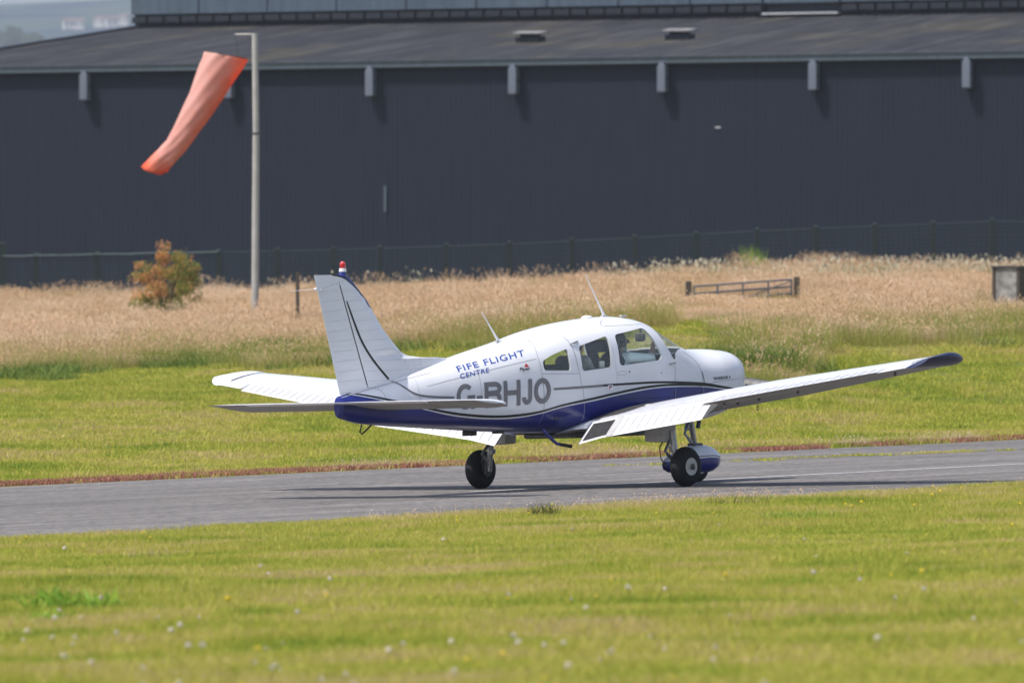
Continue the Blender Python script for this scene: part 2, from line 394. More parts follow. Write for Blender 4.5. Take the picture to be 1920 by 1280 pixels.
# dry tall grass
hay = blade_mat('dry_grass', [(.26,(.22,.28,.05)),(.38,(.46,.42,.11)),(.47,(.62,.49,.28)),(.55,(.70,.49,.35)),(.63,(.79,.62,.48)),(.78,(.87,.75,.60))], .45, (.4,.6,1), .14, .4, .34)
hayhead = blade_mat('dry_seed_heads', [(.30,(.46,.42,.15)),(.42,(.66,.46,.26)),(.50,(.77,.55,.36)),(.60,(.86,.69,.49)),(.75,(.92,.80,.62))], .45, (.4,.6,1), .16, .4)
hay_src = [clump('hay', 170, .38, .6, 1.05, .004, .16, hay, .35, hayhead, seed=40+i) for i in range(6)]
def ybound(X, Y):
    return np.interp(X/Y, [-.09,-.05,0,.02,.031,.034,.042,.046,.1], [131,131,129,129,128,119,119,127,129]) + 4*(vnoise(X, Y, .5, 11)-.5)
X, Y = wedge(116, 222, 7.5, .08, 3); k = Y > ybound(X, Y); X, Y = X[k], Y[k]
yb = ybound(X, Y); edgek = np.clip((Y-yb)/14, 0, 1)
hback = np.interp(X/Y, [-.08,-.038,-.005,.011,.034,.073], [.56,.40,.34,.44,.52,.74])
hm = (.28+.14*edgek)*(1-np.clip((Y-206)/8, 0, 1))+hback*np.clip((Y-206)/8, 0, 1)*(.75+.5*vnoise(X, Y, .35, 12))
hm *= (.35+.9*vnoise(X, Y, .9, 19))*(.6+.75*vnoise(X, Y, .22, 20))*1.05
hm *= np.where((X/Y > .022) & (X/Y < .044) & (Y < 162), np.where(Y < 150, .55, .34), 1); hm *= np.where((X/Y > .066) & (Y < 162) & (Y > 142), .35, 1); hm *= np.where(np.abs(X/Y+.051) < .007, np.where(Y < 186, .75, 1), 1)
scatter('tall_dry_grass', 'tall straw coloured seeding grass in front of the fence', X, Y, hay_src, .8, 1.25, hm)
wisp = [clump('wisp', 26, .40, .8, 1.5, .006, .30, hay, .9, hayhead, seed=150+i) for i in range(4)]
X, Y = wedge(124, 221, 1.0, .08, 3); k = (Y > ybound(X, Y)+3) & (vnoise(X, Y, .5, 29) > .45) & ~((X/Y > .020) & (X/Y < .046) & (Y < 163)) & ~((X/Y > .064) & (Y < 163))
X, Y = X[k], Y[k]
scatter('tall_dry_grass', 'taller wispy seed stalks standing above the dry grass', X, Y, wisp, .6, 1.0, np.where(Y > 204, .62, .5))
olive = blade_mat('meadow_grass', [(.28,(.16,.24,.03)),(.42,(.30,.34,.06)),(.55,(.46,.40,.13)),(.70,(.60,.42,.24))], .5, (.4,.6,1), .2, .4)
mead = [clump('meadow', 110, .40, .14, .5, .006, .6, olive, .15, hayhead, seed=160+i) for i in range(4)]
X, Y = wedge(114, 165, 7.0, .08, 3); d = Y-ybound(X, Y); k = (d > -1.0) & ~((X/Y > .022) & (X/Y < .045) & (Y > 128)) & (rng.uniform(size=len(X)) < np.clip(1.1-d/16, 0, 1)*np.clip(.4+vnoise(X, Y, .4, 28), 0, 1)); X, Y = X[k], Y[k]
scatter('meadow_grass', 'olive green uncut grass in front of the dry stalks', X, Y, mead, .8, 1.3, .9)
# green undergrowth along the foot of the tall grass and among it
green = blade_mat('green_weeds', [(.25,(.07,.13,.02)),(.5,(.15,.22,.035)),(.75,(.28,.33,.08))], .3, (.5,1,1), .5)
green_src = [clump('weed', 200, .40, .05, .30, .012, 1.5, green, seed=60+i) for i in range(4)]
X, Y = wedge(114, 160, 5.0, .08, 2); yb = ybound(X, Y); d = Y-yb
left = np.clip(.12-X/Y*16, .06, 1)
k = (d > -2.5) & (rng.uniform(size=len(X)) < np.exp(-np.maximum(d, 0)/6)*left*np.clip(vnoise(X, Y, .45, 14)*2-.35, 0, 1))
scatter('green_weeds', 'low dark green weeds along the foot of the tall grass', X[k], Y[k], green_src, .7, 1.3, .9)
# pale and flowering plants before the fence
pale = blade_mat('pale_weeds', [(.2,(.20,.24,.08)),(.5,(.35,.36,.17)),(.8,(.5,.45,.28))], .3, (.5,1,1), .6)
umb = simple('cream_flower_heads', (.50,.46,.34), .8, var=.15, world=True)
pale_src = [clump('cow_parsley', 16, .28, .6, 1.05, .014, .3, pale, .25, umb, seed=70+i) for i in range(4)]
X, Y = wedge(196, 224, 5.0, .08, 3)
k = rng.uniform(size=len(X)) < np.clip((X/Y-.012)*40, .03, .6)*np.clip(vnoise(X, Y, .3, 17)*2.2-.5, 0, 1)
scatter('hedge_weeds', 'pale green and cream flowering weeds below the fence', X[k], Y[k], pale_src, .8, 1.3, .75)
# red sorrel strip at the far runway edge
sor = blade_mat('red_sorrel', [(.25,(.26,.09,.07)),(.45,(.40,.17,.13)),(.6,(.50,.28,.18)),(.8,(.55,.42,.22))], .8, (1,1,1), .5, .4)
sor_src = [clump('sorrel', 60, .22, .03, .10, .016, .8, sor, seed=80+i) for i in range(4)]
n = 5800; x = rng.uniform(-22, 54, n); y = 12.25+.5*vnoise(x, x*0, .6, 51)+np.abs(rng.normal(0, .5, n))
P = np.array([tuple(rw(a, b)) for a, b in zip(x, y)]); k = vnoise(P[:,0], P[:,1], 1.6, 21) > .30
scatter('red_sorrel', 'rusty red low plants along the far edge of the runway', P[k,0], P[k,1], sor_src, .7, 1.2, .8, Z=P[k,2])
drysrc = [clump('dry_tuft', 40, .26, .04, .15, .005, .8, hay, .12, hayhead, seed=90+i) for i in range(3)]
n = 1400; x = rng.uniform(-22, 54, n); y = 12.6+np.abs(rng.normal(0, .7, n)); P = np.array([tuple(rw(a, b)) for a, b in zip(x, y)])
k = vnoise(P[:,0], P[:,1], .6, 23) > .45
scatter('verge_tufts', 'dry tufts behind the red plants on the far runway edge', P[k,0], P[k,1], drysrc, .7, 1.3, .9, Z=P[k,2])
n = 150; x = np.concatenate([rng.normal(-6.5, 2.2, 110), rng.normal(1.5, 1.5, 40)]); y = -7.1-np.abs(rng.normal(0, .8, n)); P = np.array([tuple(rw(a, b)) for a, b in zip(x, y)])
k = vnoise(P[:,0], P[:,1], .5, 24) > .5
scatter('verge_tufts', 'dry seeding grass on the near edge of the runway', P[k,0], P[k,1], drysrc, .7, 1.2, .75, Z=P[k,2])
# tufts growing through the asphalt near the far edge
wl = []
for u, v, n, s in ((970,829,0,0),(1440,863,14,1),(1520,858,8,.7),(1590,855,12,.8),(1640,854,10,.7),(1745,850,22,1.2),(1785,848,8,.7),(1835,846,12,.9),(1165,873,5,.5),(1210,872,5,.5)):
    if not n: continue
    d = Vector(((u-960)/12800, 1, -(v-660)/12800)); o_ = Vector((0,0,CAM_H)); kk = nrm.dot(T0-o_)/nrm.dot(d); c = o_+d*kk
    for _ in range(int(n*1.1)): q = c + fwd*random.gauss(0, .26*s)+lft*random.gauss(0, .25); wl.append(tuple(q))
P = np.array(wl)
crk_src = [clump('crack_grass', 30, .14, .02, .07, .012, .8, bm_far, seed=120+i) for i in range(3)]
scatter('crack_grass', 'short grass growing through cracks in the far side of the runway', P[:,0], P[:,1], crk_src, .7, 1.1, .8, Z=P[:,2])
# clover and dandelions in the foreground
def flower_src(name, cols, seed, h=.09):
    bm = fresh(); r_ = random.Random(seed)
    add_tube(bm, [(0,0,0),(.01,0,h)], .0015, 4, mat=1)
    for i in range(14):
        a = r_.uniform(0,6.28); e = r_.uniform(-.3,1.4); d = Vector((math.cos(a)*math.cos(e), math.sin(a)*math.cos(e), math.sin(e)))*.013
        c = Vector((.01,0,h))+d; s = d.orthogonal().normalized()*.006; t_ = d.cross(s).normalized()*.006
        bm.faces.new([bm.verts.new(c+x) for x in (s, t_, -s, -t_)])
    me = bpy.data.meshes.new(name); bm.to_mesh(me); bm.free(); me.materials.append(cols); me.materials.append(bm_near)
    return bpy.data.objects.new(name, me)
wf = simple('clover_white', (.56,.50,.45), .8, var=.1, world=True); yf = simple('dandelion_yellow', (.75,.55,.02), .7, var=.1, world=True)
X, Y = wedge(28, 60, 3.6); dn = np.interp(Y, [28,34,37,40,44,60], [.8,.8,.45,.45,.06,.02])*np.where(X/Y > .02, .55, 1)
k = (rng.uniform(size=len(X)) < dn) & (vnoise(X, Y, 1.0, 31) > .48); k &= runway_y(X, Y) < -8
scatter('clover_flowers', 'white clover flowers scattered through the near grass', X[k], Y[k], [flower_src('clover', wf, 1), flower_src('clover', wf, 2, .07)], .6, 1.35)
X, Y = wedge(30, 125, .7); k = (vnoise(X, Y, .35, 33) > .62) & ((runway_y(X, Y) < -8) | (runway_y(X, Y) > 14)); X, Y = X[k], Y[k]
scatter('yellow_flowers', 'small yellow flowers dotted about the mown grass', X, Y, [flower_src('dandelion', yf, 3)], .6, 1.2)
def plant(name, label, u, v_or_Y, mat, n, rad, h0, h1, wd, lean, cat, seed, Y=None, head=0, headmat=None):
    o = clump(name, n, rad, h0, h1, wd, lean, mat, head, headmat, seed=seed)
    if Y is None:
        d = Vector(((u-960)/12800, 1, -(v_or_Y-660)/12800)); o_ = Vector((0,0,CAM_H)); p0 = Vector((0,0,0)); kk = nrm.dot(p0-o_)/nrm.dot(d); o.location = o_+d*kk
    else: o.location = stand(u, Y)
    link(o); return tag(o, label, cat)
leafg = blade_mat('dock_leaf', [(.2,(.16,.30,.03)),(.5,(.28,.44,.05)),(.8,(.40,.52,.08))], 2, (1,1,1), .7, .4)
darkg = blade_mat('dark_tuft', [(.2,(.07,.09,.018)),(.5,(.14,.15,.035)),(.8,(.24,.22,.07))], 2, (1,1,1), .7)
plant('dock_plant', 'bright green broad leaved weed low in the near grass at left', 135, 1146, leafg, 170, .30, .05, .18, .035, 1.1, 'plant', 201)
plant('dock_plant', 'small pale green leafy weed just left of the larger leafy weed', 90, 1166, leafg, 60, .17, .04, .10, .04, .9, 'plant', 206)
plant('grass_tuft', 'dark green tuft standing alone near the runway edge below the tail', 1020, 972, darkg, 150, .15, .05, .19, .010, .7, 'grass tuft', 202)
plant('grass_tuft', 'brown green tuft at the grass edge under the right main wheel', 1390, 950, darkg, 90, .32, .04, .15, .008, .7, 'grass tuft', 203, head=.3, headmat=hayhead)
plant('grass_tuft', 'bright green lush tuft in the near grass right of the main wheels', 1500, 978, leafg, 320, .36, .05, .13, .012, .6, 'grass tuft', 204)
plant('grass_tuft', 'faint brown tuft in the near grass at left', 282, 1050, hay, 60, .22, .05, .13, .008, .6, 'grass tuft', 205)
plant('weed_clump', 'dark shrubby weed clump rising from the grass beyond the nose', 1390, 0, green, 2400, 1.1, .08, .55, .014, 1.4, 'weed clump', 207, Y=121)
plant('weed_clump', 'dark low bushy weeds behind the tail plane at the foot of the dry grass', 525, 0, green, 1600, .8, .08, .5, .016, 1.3, 'weed clump', 208, Y=134)
plant('weed_clump', 'tall green weed sprouting above the fence line beside the small tree', 342, 0, green, 90, .16, 1.0, 2.0, .05, .15, 'weed clump', 209, Y=214)
plant('weed_clump', 'bright pale green weed poking above the gate at the fence', 1411, 0, leafg, 160, .35, .7, 1.5, .04, .25, 'weed clump', 210, Y=218)
# ------------------------------------------------------------------ warehouse beyond the fence
PH = math.radians(20)
bx = Vector((math.cos(PH), -math.sin(PH), 0)); by = Vector((math.sin(PH), math.cos(PH), 0))
B0 = Vector((0, 262, CAM_H + 1.4))
GB = Matrix((bx, by, Vector((0,0,1)))).transposed().to_4x4(); MB = Matrix.Translation(B0) @ GB
# local: x along the facade (right), y back, z up; eave underside about z = 9.5
EAVE = 11.12 + CAM_H - B0.z
L0, L1, DEP, PIT = -26.5, 60.0, 26.0, .108
def clad_mat(name, c1, c2, rough, streak=.3, metal=0):
    m, t, b = newmat(name); v = ocoord(t)
    a = noise(t, mapping(t, v, (3.0, .3, .25)), 1.3, 5, .6); c = noise(t, v, .5, 4)
    col = mix(t, streak, ramp(t, c, [(.3, c1), (.7, c2)]), ramp(t, a, [(.3, tuple(x*.7 for x in c1)), (.7, tuple(min(1,x*1.35) for x in c2))]))
    t.links.new(col, b.inputs["Base Color"]); b.inputs["Roughness"].default_value = rough; b.inputs["Metallic"].default_value = metal
    b.inputs["Specular IOR Level"].default_value = .3
    return m
wallm = clad_mat('slate_blue_cladding', (.006,.0095,.023), (.0075,.0115,.027), .75, .4)
fasc = clad_mat('fascia_metal', (.075,.095,.12), (.09,.115,.145), .5)
darkl = clad_mat('dark_louvre', (.012,.015,.022), (.02,.024,.034), .7)
monm = clad_mat('monitor_cladding', (.060,.085,.115), (.078,.105,.14), .6, .4)
hopm = clad_mat('hopper_metal', (.105,.12,.165), (.14,.158,.21), .5)
def roofmat():
    m, t, b = newmat('grey_roof_sheeting'); v = ocoord(t)
    a = noise(t, mapping(t, v, (1.5, .05, 1)), 1.0, 8, .7); c = noise(t, mapping(t, v, (.22, .03, 1)), 1.0, 3)
    col = mix(t, .55, ramp(t, a, [(.38,(.022,.023,.028)),(.5,(.062,.061,.067)),(.62,(.14,.137,.135))]), ramp(t, c, [(.42,(.052,.052,.058)),(.56,(.062,.06,.062)),(.64,(.115,.10,.065))]))
    t.links.new(col, b.inputs["Base Color"]); b.inputs["Roughness"].default_value = .75; b.inputs["Specular IOR Level"].default_value = .2; return m
roofm = roofmat()
wh = empty('warehouse', 'long dark slate blue metal warehouse with low grey pitched roof beyond the fence', 'building')
wh.matrix_world = MB
def profile_sheet(x0, x1, pitch, depth, f):
    """trapezoid-ribbed sheet: f(x, d) -> list of points across for rib height d"""
    bm = fresh(); prev = None; x = x0
    while x < x1-1e-3:
        for dx, d in ((0, 0), (pitch*.5, 0), (pitch*.6, depth), (pitch*.9, depth)):
            cur = [bm.verts.new(p) for p in f(x+dx, d)]
            if prev:
                for i in range(len(cur)-1): bm.faces.new((prev[i], cur[i], cur[i+1], prev[i+1]))
            prev = cur
        x += pitch
    cur = [bm.verts.new(p) for p in f(x1, 0)]
    for i in range(len(cur)-1): bm.faces.new((prev[i], cur[i], cur[i+1], prev[i+1]))
    return bm
PW = 5.45
for i in range(16):                                    # wall cladding in bays
    a = L0 + i*PW; b_ = a+PW-.003
    if a >= L1: break
    o = obj('wall_panel', profile_sheet(a, b_, (PW-.003)/27, .014, lambda x, d: [(x, -d, -6), (x, -d, EAVE-.16)]), wallm, wh)
bm = fresh(); add_box(bm, ((L0+L1)/2, 13.2, 1.8), (L1-L0-.1, DEP*1.0-.3, 15.6-.2)); 
obj('wall', bm, wallm, wh).hide_render = False
# (core kept below the roof)
core = wh.children[-1]
for v_ in core.data.vertices: v_.co.z = min(v_.co.z, EAVE-.3)
bm = fresh(); add_box(bm, ((L0+L1)/2, -.17, EAVE-.02), (L1-L0+.3, .26, .24)); obj('gutter', bm, fasc, wh)
bm = fresh(); add_box(bm, ((L0+L1)/2, -.20, EAVE+.115), (L1-L0+.3, .34, .025)); obj('eave_trim', bm, hopm, wh)
nroof = 8; seg = (L1-L0)/nroof
for i in range(nroof):
    o = obj('roof_panel', profile_sheet(L0+i*seg, L0+(i+1)*seg-.01, .333, .045, lambda x, d: [(x, -.05, EAVE+.10+d), (x, DEP, EAVE+.10+d+PIT*DEP)]), roofm, wh)
bm = fresh()
V = [bm.verts.new(p) for p in ((L0-.02, DEP, EAVE+.1+PIT*DEP), (L1, DEP, EAVE+.1+PIT*DEP), (L1, DEP*2, EAVE+.1), (L0-.02, DEP*2, EAVE+.1))]
bm.faces.new(V); obj('rear_roof', bm, roofm, wh)
bm = fresh()                                                   # gable end and verge trim
V = [bm.verts.new(p) for p in ((L0-.03, 0, -6), (L0-.03, 0, EAVE+.12), (L0-.03, DEP, EAVE+.12+PIT*DEP), (L0-.03, 2*DEP, EAVE+.12), (L0-.03, 2*DEP, -6))]
bm.faces.new(V); obj('gable_wall', bm, wallm, wh)
bm = fresh(); add_tube(bm, [(L0-.03, -.1, EAVE+.17), (L0-.03, DEP, EAVE+.17+PIT*DEP)], .07, 6); obj('verge_trim', bm, darkl, wh)
ZR = EAVE + .1 + PIT*DEP
def bay_x(u, y=0.0):                                            # facade position of a bay seen in the photograph
    lo, hi = -40, 70
    for _ in range(50):
        mid = (lo+hi)/2; p = B0 + bx*mid + by*y
        if 960+12800*p.x/p.y < u: lo = mid
        else: hi = mid
    return lo
# hoppers (rainwater boxes hanging below the gutter)
bm = fresh()
add_box(bm, (0, -.28, -.62), (.32, .42, 1.0), bevel=.02)
add_box(bm, (0, -.28, -.06), (.22, .36, .16), bevel=.01)
hop0 = obj('rainwater_hopper', bm, hopm, wh)
bm = fresh(); add_box(bm, (.17, -.28, -.60), (.035, .40, .03)); band0 = obj('hopper_band', bm, darkl, hop0)
bm = fresh(); add_tube(bm, [(0,-.1,-1.1),(0,-.06,-1.6),(0,-.06,-14)], .001, 4); bm.free()
for i, u in enumerate((165, 435, 700, 968, 1247, 1530, 1818, 2110, 2410)):
    x = bay_x(u)
    if i == 0: h = hop0
    else:
        h = hop0.copy(); COL.objects.link(h); h.parent = wh
        c = band0.copy(); COL.objects.link(c); c.parent = h
    h.location = (x, 0, EAVE-.12)
# ridge monitor
mx0 = bay_x(250, DEP-.2)
def mon(u0, u1):
    a, b_ = bay_x(u0, DEP-1.0), bay_x(u1, DEP-1.0); return a, b_
def monseg(a, b_, louv=True):
    n = max(1, int(round((b_-a)/3.05))); s = (b_-a)/n
    for i in range(n):
        bm = fresh(); add_box(bm, (a+s*(i+.5), DEP, ZR+.55+.9), (s-.05, 2.4, 1.9), bevel=.02); obj('monitor_panel', bm, monm, wh)
    bm = fresh(); add_box(bm, ((a+b_)/2, DEP+.1, ZR+.9), (b_-a-.1, 1.9, 2.2)); obj('monitor_core', bm, darkl, wh)
    if louv:
        n = max(1, int(round((b_-a)/.78))); s = (b_-a)/n
        bm = fresh(); add_box(bm, (0, DEP-1.14, ZR+.27), (s-.10, .10, .26), bevel=.02)
        l0 = obj('louvre', bm, darkl, wh); l0.location.x = a+s*.5
        for i in range(1, n):
            l = l0.copy(); COL.objects.link(l); l.parent = wh; l.location.x = a+s*(i+.5)
monseg(*mon(248, 1432)); monseg(*mon(1578, 2600))
a, b_ = mon(1434, 1576); monseg(a, b_, False)
bm = fresh(); add_box(bm, ((a+b_)/2, DEP-1.2, ZR+.05), (b_-a, .5, .06)); obj('ridge_flashing', bm, M['bead'], wh)
# roof vents
fpv = clad_mat('weathered_vent_cap', (.24,.24,.24), (.34,.33,.32), .7)
for u, v in ((995, 88), (1275, 84), (1700, 80)):
    if u == 1700: continue
    bm = fresh(); add_box(bm, (0,0,.10), (1.0,.8,.20), bevel=.03); add_box(bm, (0,0,.36), (1.25,1.0,.07), bevel=.02, mat=1); add_box(bm, (0,0,.26), (.7,.5,.16))
    o = obj('roof_vent', bm, [darkl, fpv], wh); yy = 10.5; o.location = (bay_x(u, yy), yy, EAVE+.14+PIT*yy); o.rotation_euler[0] = math.atan(PIT)
# pale stains/reflective marks on the wall
bm = fresh(); add_box(bm, (bay_x(1347), -.06, EAVE-2.6), (.22,.03,.05)); obj('wall_bracket', bm, M['bead'], wh)
bm = fresh(); add_box(bm, (bay_x(723), -.06, EAVE-5.2), (.10,.04,1.0)); obj('wall_pipe', bm, fasc, wh)

# ------------------------------------------------------------------ far hills, trees and houses behind the roof
def hill_mat():
    m, t, b = newmat('far_hillside'); v = wpos(t)
    a = noise(t, mapping(t, v, (1,1,2)), .012, 6, .6)
    t.links.new(ramp(t, a, [(.38,(.025,.045,.075)),(.5,(.045,.070,.095)),(.6,(.075,.105,.09))]), b.inputs["Base Color"]); b.inputs["Roughness"].default_value = 1; b.inputs["Specular IOR Level"].default_value = 0; return m
bm = fresh(); hx = list(np.linspace(-3000, 3000, 60)); hy = list(np.linspace(1500, 4200, 24)); 
def hh(x, y):
    return (y-1500)*.0824*(1+.10*math.sin(x*.002+.6)) + 10*math.sin(x*.004)*min(1,(y-1500)/900) + 6*float(vnoise(np.array([x*.01]), np.array([y*.01]), 1.0, 44)[0])
hl = obj('hills', gridmesh(hx, hy, hh), hill_mat(), smooth=True); tag(hl, 'hazy blue green hillside rising far behind the warehouse', kind='structure')
lv = blade_mat('far_tree_leaves', [(.2,(.035,.06,.02)),(.5,(.08,.12,.035)),(.8,(.15,.19,.07))], .3, (1,1,1), .7)
barkm = simple('bark', (.10,.075,.05), .9, var=.3, scale=12)
def leafcloud(bm, c, r, n, s, seed, tr=(0,1)):
    r_ = random.Random(seed); tl = bm.verts.layers.float.get('tone') or bm.verts.layers.float.new('tone')
    for i in range(n):
        d = Vector((r_.gauss(0,1), r_.gauss(0,1), r_.gauss(0,1))).normalized(); p = Vector(c)+Vector((d.x*r[0], d.y*r[1], d.z*r[2]))*(r_.random()**.45)
        q = Vector((r_.gauss(0,1), r_.gauss(0,1), r_.gauss(0,1))).normalized(); a = q.orthogonal().normalized()*s*r_.uniform(.6,1.3); b_ = q.cross(a).normalized()*s*r_.uniform(.4,.9)
        t = r_.uniform(*tr); vs = [bm.verts.new(p+x) for x in (a, b_, -a, -b_)]
        for v in vs: v[tl] = t
        bm.faces.new(vs)
def far_tree(u, vtop, Y, wid, hgt, label, seed):
    X_ = (u-960)/12800*Y; base = Vector((X_, Y, hh(X_, Y)-.3))
    t = empty('broadleaf_tree', label, 'tree', base, group='round trees far behind the warehouse')
    bm = fresh(); add_tube(bm, [(0,0,0),(.1,0,hgt*.5),(0,.1,hgt*.8)], [.35,.25,.08], 7); obj('trunk', bm, barkm, t)
    bm = fresh(); r_ = random.Random(seed)
    for i in range(14):
        a = r_.uniform(0,6.28); q = r_.random(); leafcloud(bm, (math.cos(a)*wid*.33*q, math.sin(a)*wid*.33*q, hgt*(.50+.32*r_.random())), (wid*.2,)*3, 260, .7, seed*50+i)
    obj('crown', bm, lv, t)
far_tree(20, 38, 3320, 16, 16, 'leftmost of the pale green trees seen over the left end of the roof', 1)
far_tree(-40, 30, 3330, 16, 18, 'pale green tree at the far left edge beyond the warehouse roof', 2)
far_tree(62, 48, 3310, 14, 12, 'lower pale green tree just right of the leftmost one over the roof', 3)
housem = simple('pale_harled_wall', (.62,.58,.55), .9, var=.08, scale=.6); roofh = simple('house_roof', (.16,.12,.11), .9, var=.2); wind = simple('window_dark', (.03,.035,.045), .2)
for i, (u, vt, Y, lab) in enumerate(((128, 27, 3580, 'leftmost white house far off above the roof edge'), (148, 31, 3540, 'small white house right of the leftmost far house'), (188, 26, 3600, 'white house in the middle of the far row over the roof'), (208, 28, 3570, 'white house beside the middle one of the far row'), (232, 27, 3610, 'rightmost far white house next to the ridge box'))):
    X_ = (u-960)/12800*Y; h = empty('house', lab, 'house', (X_, Y, hh(X_, Y)+.3), random.uniform(-.4,.4), 'pale houses far behind the warehouse')
    bm = fresh(); add_box(bm, (0,0,1.9), (5.2,6,4.6)); obj('wall', bm, housem, h)
    bm = fresh(); add_loft(bm, [[(x,-3.2,4.15),(x,0,6.1),(x,3.2,4.15)] for x in (-2.8,2.8)], smooth=False); obj('roof', bm, roofh, h)
    for dx in (-1.5,1.5):
        bm = fresh(); add_box(bm, (dx,-3.0,2.6), (1.1,.12,1.3)); obj('window', bm, wind, h)

# ------------------------------------------------------------------ green mesh fence
YF = 230.
fgreen = simple('dark_green_metal', (.004,.012,.011), .7, var=.2)
fwire = simple('green_fence_wire', (.022,.045,.045), .6, var=.2)
fpale = simple('worn_green_rail', (.10,.14,.14), .5, var=.25)
fen = empty('mesh_fence', 'dark green welded mesh fence with square posts in front of the warehouse', 'fence')
us = [-190,-75,5,68,182,296,410,520,625,712,837,955,1072,1190,1305,1420,1530,1640,1750,1860,1972,2085,2200]
vt = lambda u: np.interp(u, [0,300,640,955,1190,1420,1640,1860], [480,474,467,457,445,432,423,414])
posts = []
for i, u in enumerate(us):
    top = W(u, vt(u), YF); gz = float(H(top.x, YF)); ht = top.z-gz
    tall = (u == 5)
    bm = fresh(); add_box(bm, (0,0,(ht+(.42 if tall else .06))/2), (.20 if tall else .15, .10, ht+(.42 if tall else .06))); add_box(bm, (0,0,ht+(.43 if tall else .07)), (.2 if tall else .13,.13,.03), mat=1)
    o = obj('post', bm, [fgreen, fpale], fen); o.location = (top.x, YF, gz); posts.append((top.x, gz, ht))
for (x0, g0, h0), (x1, g1, h1) in zip(posts, posts[1:]):
    bm = fresh()
    for k in range(14):
        f = .05+.94*k/13; add_tube(bm, [(x0, YF-.02, g0+h0*f), (x1, YF-.02, g1+h1*f)], .006 if k < 13 else .018, 4, cap=False)
    n = int(abs(x1-x0)/.10)
    for k in range(1, n):
        f = k/n; x = x0+(x1-x0)*f; zz = g0+(g1-g0)*f; hh_ = h0+(h1-h0)*f
        bm.faces.new([bm.verts.new(p) for p in ((x-.004, YF, zz+.05), (x+.004, YF, zz+.05), (x+.004, YF, zz+hh_), (x-.004, YF, zz+hh_))])
    obj('mesh_panel', bm, fwire, fen)
for (x0, g0, h0), (x1, g1, h1) in list(zip(posts, posts[1:]))[2:6]:
    bm = fresh(); add_tube(bm, [(x0, YF-.06, g0+h0), ((x0+x1)/2, YF-.06, (g0+h0+g1+h1)/2-.02), (x1, YF-.06, g1+h1)], .022, 5); obj('top_rail', bm, fpale, fen)

# ------------------------------------------------------------------ small autumn-coloured tree
def small_tree():
    Y = 186; b = stand(312, Y); SC=.74; t = empty('small_tree', 'small bushy tree with orange and green leaves in the dry grass at left', 'tree', b)
    bm = fresh(); r_ = random.Random(5); tips = []
    for i in range(11):
        a = r_.uniform(0,6.28); l = r_.uniform(.5,1.0); h = r_.uniform(1.3,2.9)
        p1 = Vector((math.cos(a)*l*.35, math.sin(a)*l*.35, h*.5)); p2 = Vector((math.cos(a)*l, math.sin(a)*l, h))
        add_tube(bm, [(0,0,0), p1, p2], [.035,.022,.008], 5); tips += [p1, p2, (p1+p2)/2]
    obj('trunk', bm, barkm, t)
    mt = blade_mat('autumn_leaves', [(.15,(.14,.21,.035)),(.42,(.26,.32,.06)),(.52,(.46,.34,.09)),(.64,(.68,.30,.11)),(.85,(.78,.36,.18))], 1.1, (1,1,1), .75, .35)
    bm = fresh(); mp = W(312, 530, Y)-b
    lobes = [((-.75,.55),.42,1),((-.35,.95),.5,1),((.15,.85),.55,0),((.7,1.0),.45,0),((.9,1.45),.32,0),((-.75,1.35),.35,1),((-.2,1.6),.5,1),((.35,1.55),.5,0),((-.15,2.15),.36,1),((.4,2.15),.34,0),((-.1,2.55),.2,1),((.35,.4),.45,0),((-.1,.35),.35,0),((.75,2.05),.2,0),((-1.0,.75),.22,1),((1.05,1.2),.2,0)]
    lobes += [((r_.uniform(-1.15,1.15), r_.uniform(.4,1.9)), r_.uniform(.16,.22), 0) for _ in range(16)]
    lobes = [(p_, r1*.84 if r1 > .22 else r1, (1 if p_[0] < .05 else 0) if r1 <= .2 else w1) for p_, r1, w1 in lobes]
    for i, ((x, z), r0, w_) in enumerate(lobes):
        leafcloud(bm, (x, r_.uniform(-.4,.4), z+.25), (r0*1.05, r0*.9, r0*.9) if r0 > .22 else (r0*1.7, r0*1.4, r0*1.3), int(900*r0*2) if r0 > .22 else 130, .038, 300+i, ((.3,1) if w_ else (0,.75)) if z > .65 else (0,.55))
    o = obj('crown', bm, mt, t); t.scale = (SC,)*3
small_tree()

# ------------------------------------------------------------------ field gate, box, post
wood = simple('weathered_wood', (.075,.06,.048), .9, var=.35, scale=15, bumpk=.4)
galv = simple('galvanised_tube', (.22,.23,.26), .45, .5, var=.15)
YG = 160.
gt = empty('field_gate', 'galvanised five bar field gate hung between two dark wooden posts in the dry grass', 'gate')
pL = W(1291, 527, YG); pR = W(1494, 519, YG+2)
for p in (pL, pR):
    gz = float(H(p.x, p.y)); bm = fresh(); add_box(bm, (0,0,(p.z-gz)/2), (.14,.14,p.z-gz), bevel=.02); o = obj('gate_post', bm, wood, gt); o.location = (p.x, p.y, gz)
a = W(1301, 537, YG); b_ = W(1484, 524, YG+1.9)
dn = [0,.17,.33,.49,.66]
for d in dn:
    bm = fresh(); add_tube(bm, [a-Vector((0,0,d)), b_-Vector((0,0,d))], .026, 6); obj('rail', bm, galv, gt)
for f in (0, .24, .5, .76, 1):
    p = a.lerp(b_, f); bm = fresh(); add_tube(bm, [p+Vector((0,-.02,.0)), p-Vector((0,.02,.72))], .022, 6); obj('upright', bm, galv, gt)
bm = fresh(); add_tube(bm, [a-Vector((0,.03,.70)), b_-Vector((0,.03,.03))], .015, 5); obj('brace', bm, galv, gt)
conc = simple('stained_concrete', (.26,.25,.235), .95, var=.55, scale=5, bumpk=.3)
YB = 160.; p = W(1892, 503, YB); gz = float(H(p.x, YB)); hgt = p.z-gz
bm_t = empty('concrete_cabinet', 'stained grey concrete cabinet with a dark left edge half sunk in dry grass at right', 'cabinet', (p.x, YB, gz), -.35)
